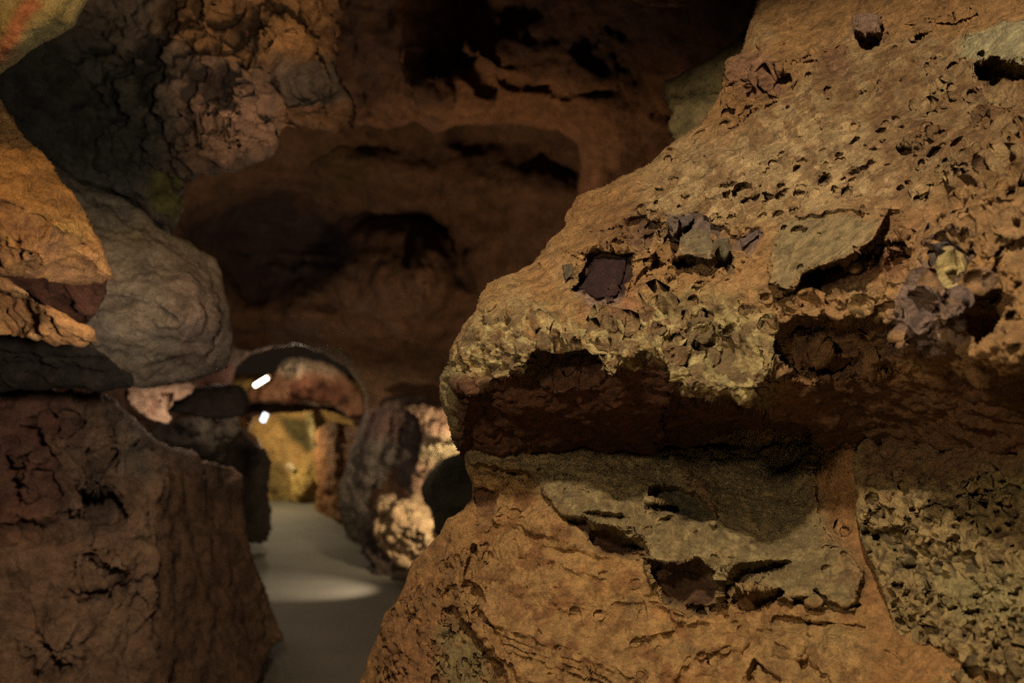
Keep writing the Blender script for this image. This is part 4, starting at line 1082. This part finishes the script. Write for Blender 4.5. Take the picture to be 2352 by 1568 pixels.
a.crack([(875, 1180), (895, 1200), (890, 1240), (915, 1260)], 6, 0.14).crack([(920, 1160), (935, 1200), (925, 1230), (950, 1240)], 5, 0.10)
a.pit(ell(930, 1218, 9, 10), 0.18, 5).pit(ell(960, 1222, 10, 7), 0.12, 5).pit(ell(884, 1190, 7, 8), 0.10, 5)
a.dome(930, 1160, 40, 22, 0.15).dome(975, 1240, 20, 30, 0.12).crack([(900, 1260), (940, 1285), (960, 1280)], 5, 0.10)
a.build('craggy_boulder', M_FAR, None, roll=18, thick=0.5, layers=((0.3, 0.05), (0.12, 0.05), (0.05, 0.03)), crag=0.10, crag_scale=0.14,
        label='brightly lit craggy peach boulder with curled ridges at the right edge of the trail', category='boulder')
a = Rock([(835, 1215), (870, 1215), (890, 1270), (930, 1310), (1040, 1290), (1040, 1420), (930, 1345), (890, 1345), (850, 1320), (860, 1300), (830, 1270)],
         [(850, 1230, 10.5), (900, 1320, 10.1), (1000, 1350, 9.7)], 4, rough=9, rough_scale=30, seed=27)
a.base_color('54403a', '3c302c', scale=40)
a.build('dark_footing', M_FAR, None, roll=18, thick=0.4, layers=((0.2, 0.05), (0.1, 0.04)), crag=0.09, crag_scale=0.16,
        label='dark broken rock at the foot of the craggy peach boulder, on the trail edge', category='rock')
a = Rock([(965, 1120), (985, 1085), (1020, 1055), (1056, 1040), (1120, 1030), (1180, 1100), (1180, 1300), (1040, 1260), (1000, 1220), (995, 1180), (972, 1150)],
         [(980, 1110, 7.6), (1060, 1060, 7.5), (1040, 1150, 7.3), (1010, 1220, 7.5), (1150, 1200, 7.2)], 4, rough=4, rough_scale=40, seed=28)
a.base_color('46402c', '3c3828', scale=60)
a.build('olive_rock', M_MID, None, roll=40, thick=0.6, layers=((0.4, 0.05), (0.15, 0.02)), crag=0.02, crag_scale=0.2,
        label='dark olive rock in shadow between the overhang and the craggy peach boulder', category='rock')

# ================================================================== FLOOR
gx = np.arange(-6, 6.01, 0.08); gy = np.arange(0.2, 22, 0.08)
FX, FY = np.meshgrid(gx, gy)
Pf = np.stack([FX, FY, FX * 0], -1)
FZ = 0.012 * fbm(Pf, 0.9, 4, 0.5, 90) + 0.55 * sstep(6.3, 2.0, FY) + 0.25 * sstep(0.9, 2.2, np.abs(FX + 1.65 + 0.02 * FY)) * fbm(Pf, 0.5, 3, .5, 91)**2
vs = np.stack([FX, FY, FZ], -1).reshape(-1, 3)
ix = np.arange(FX.size).reshape(FX.shape)
fs = np.stack([ix[:-1, :-1], ix[:-1, 1:], ix[1:, 1:], ix[1:, :-1]], -1).reshape(-1, 4)
me = bpy.data.meshes.new('floor'); me.from_pydata(vs.tolist(), [], fs.tolist())
for p in me.polygons:
    p.use_smooth = True
m = bpy.data.materials.new('trail_concrete'); m.use_nodes = True
nt = m.node_tree; b = nt.nodes['Principled BSDF']; b.inputs['Roughness'].default_value = 0.8
tc = nt.nodes.new('ShaderNodeTexCoord'); n1 = nt.nodes.new('ShaderNodeTexNoise'); n1.inputs['Scale'].default_value = 3; n1.inputs['Detail'].default_value = 8
cr = nt.nodes.new('ShaderNodeValToRGB')
cr.color_ramp.elements[0].color = (0.075, 0.07, 0.05, 1); cr.color_ramp.elements[1].color = (0.13, 0.115, 0.085, 1)
nt.links.new(tc.outputs['Object'], n1.inputs['Vector']); nt.links.new(n1.outputs['Fac'], cr.inputs['Fac']); nt.links.new(cr.outputs['Color'], b.inputs['Base Color'])
bp = nt.nodes.new('ShaderNodeBump'); bp.inputs['Strength'].default_value = 0.4; bp.inputs['Distance'].default_value = 0.02
n2 = nt.nodes.new('ShaderNodeTexNoise'); n2.inputs['Scale'].default_value = 25; n2.inputs['Detail'].default_value = 6
nt.links.new(tc.outputs['Object'], n2.inputs['Vector']); nt.links.new(n2.outputs['Fac'], bp.inputs['Height']); nt.links.new(bp.outputs['Normal'], b.inputs['Normal'])
me.materials.append(m)
o = bpy.data.objects.new('floor', me); COL.objects.link(o); o['kind'] = 'structure'
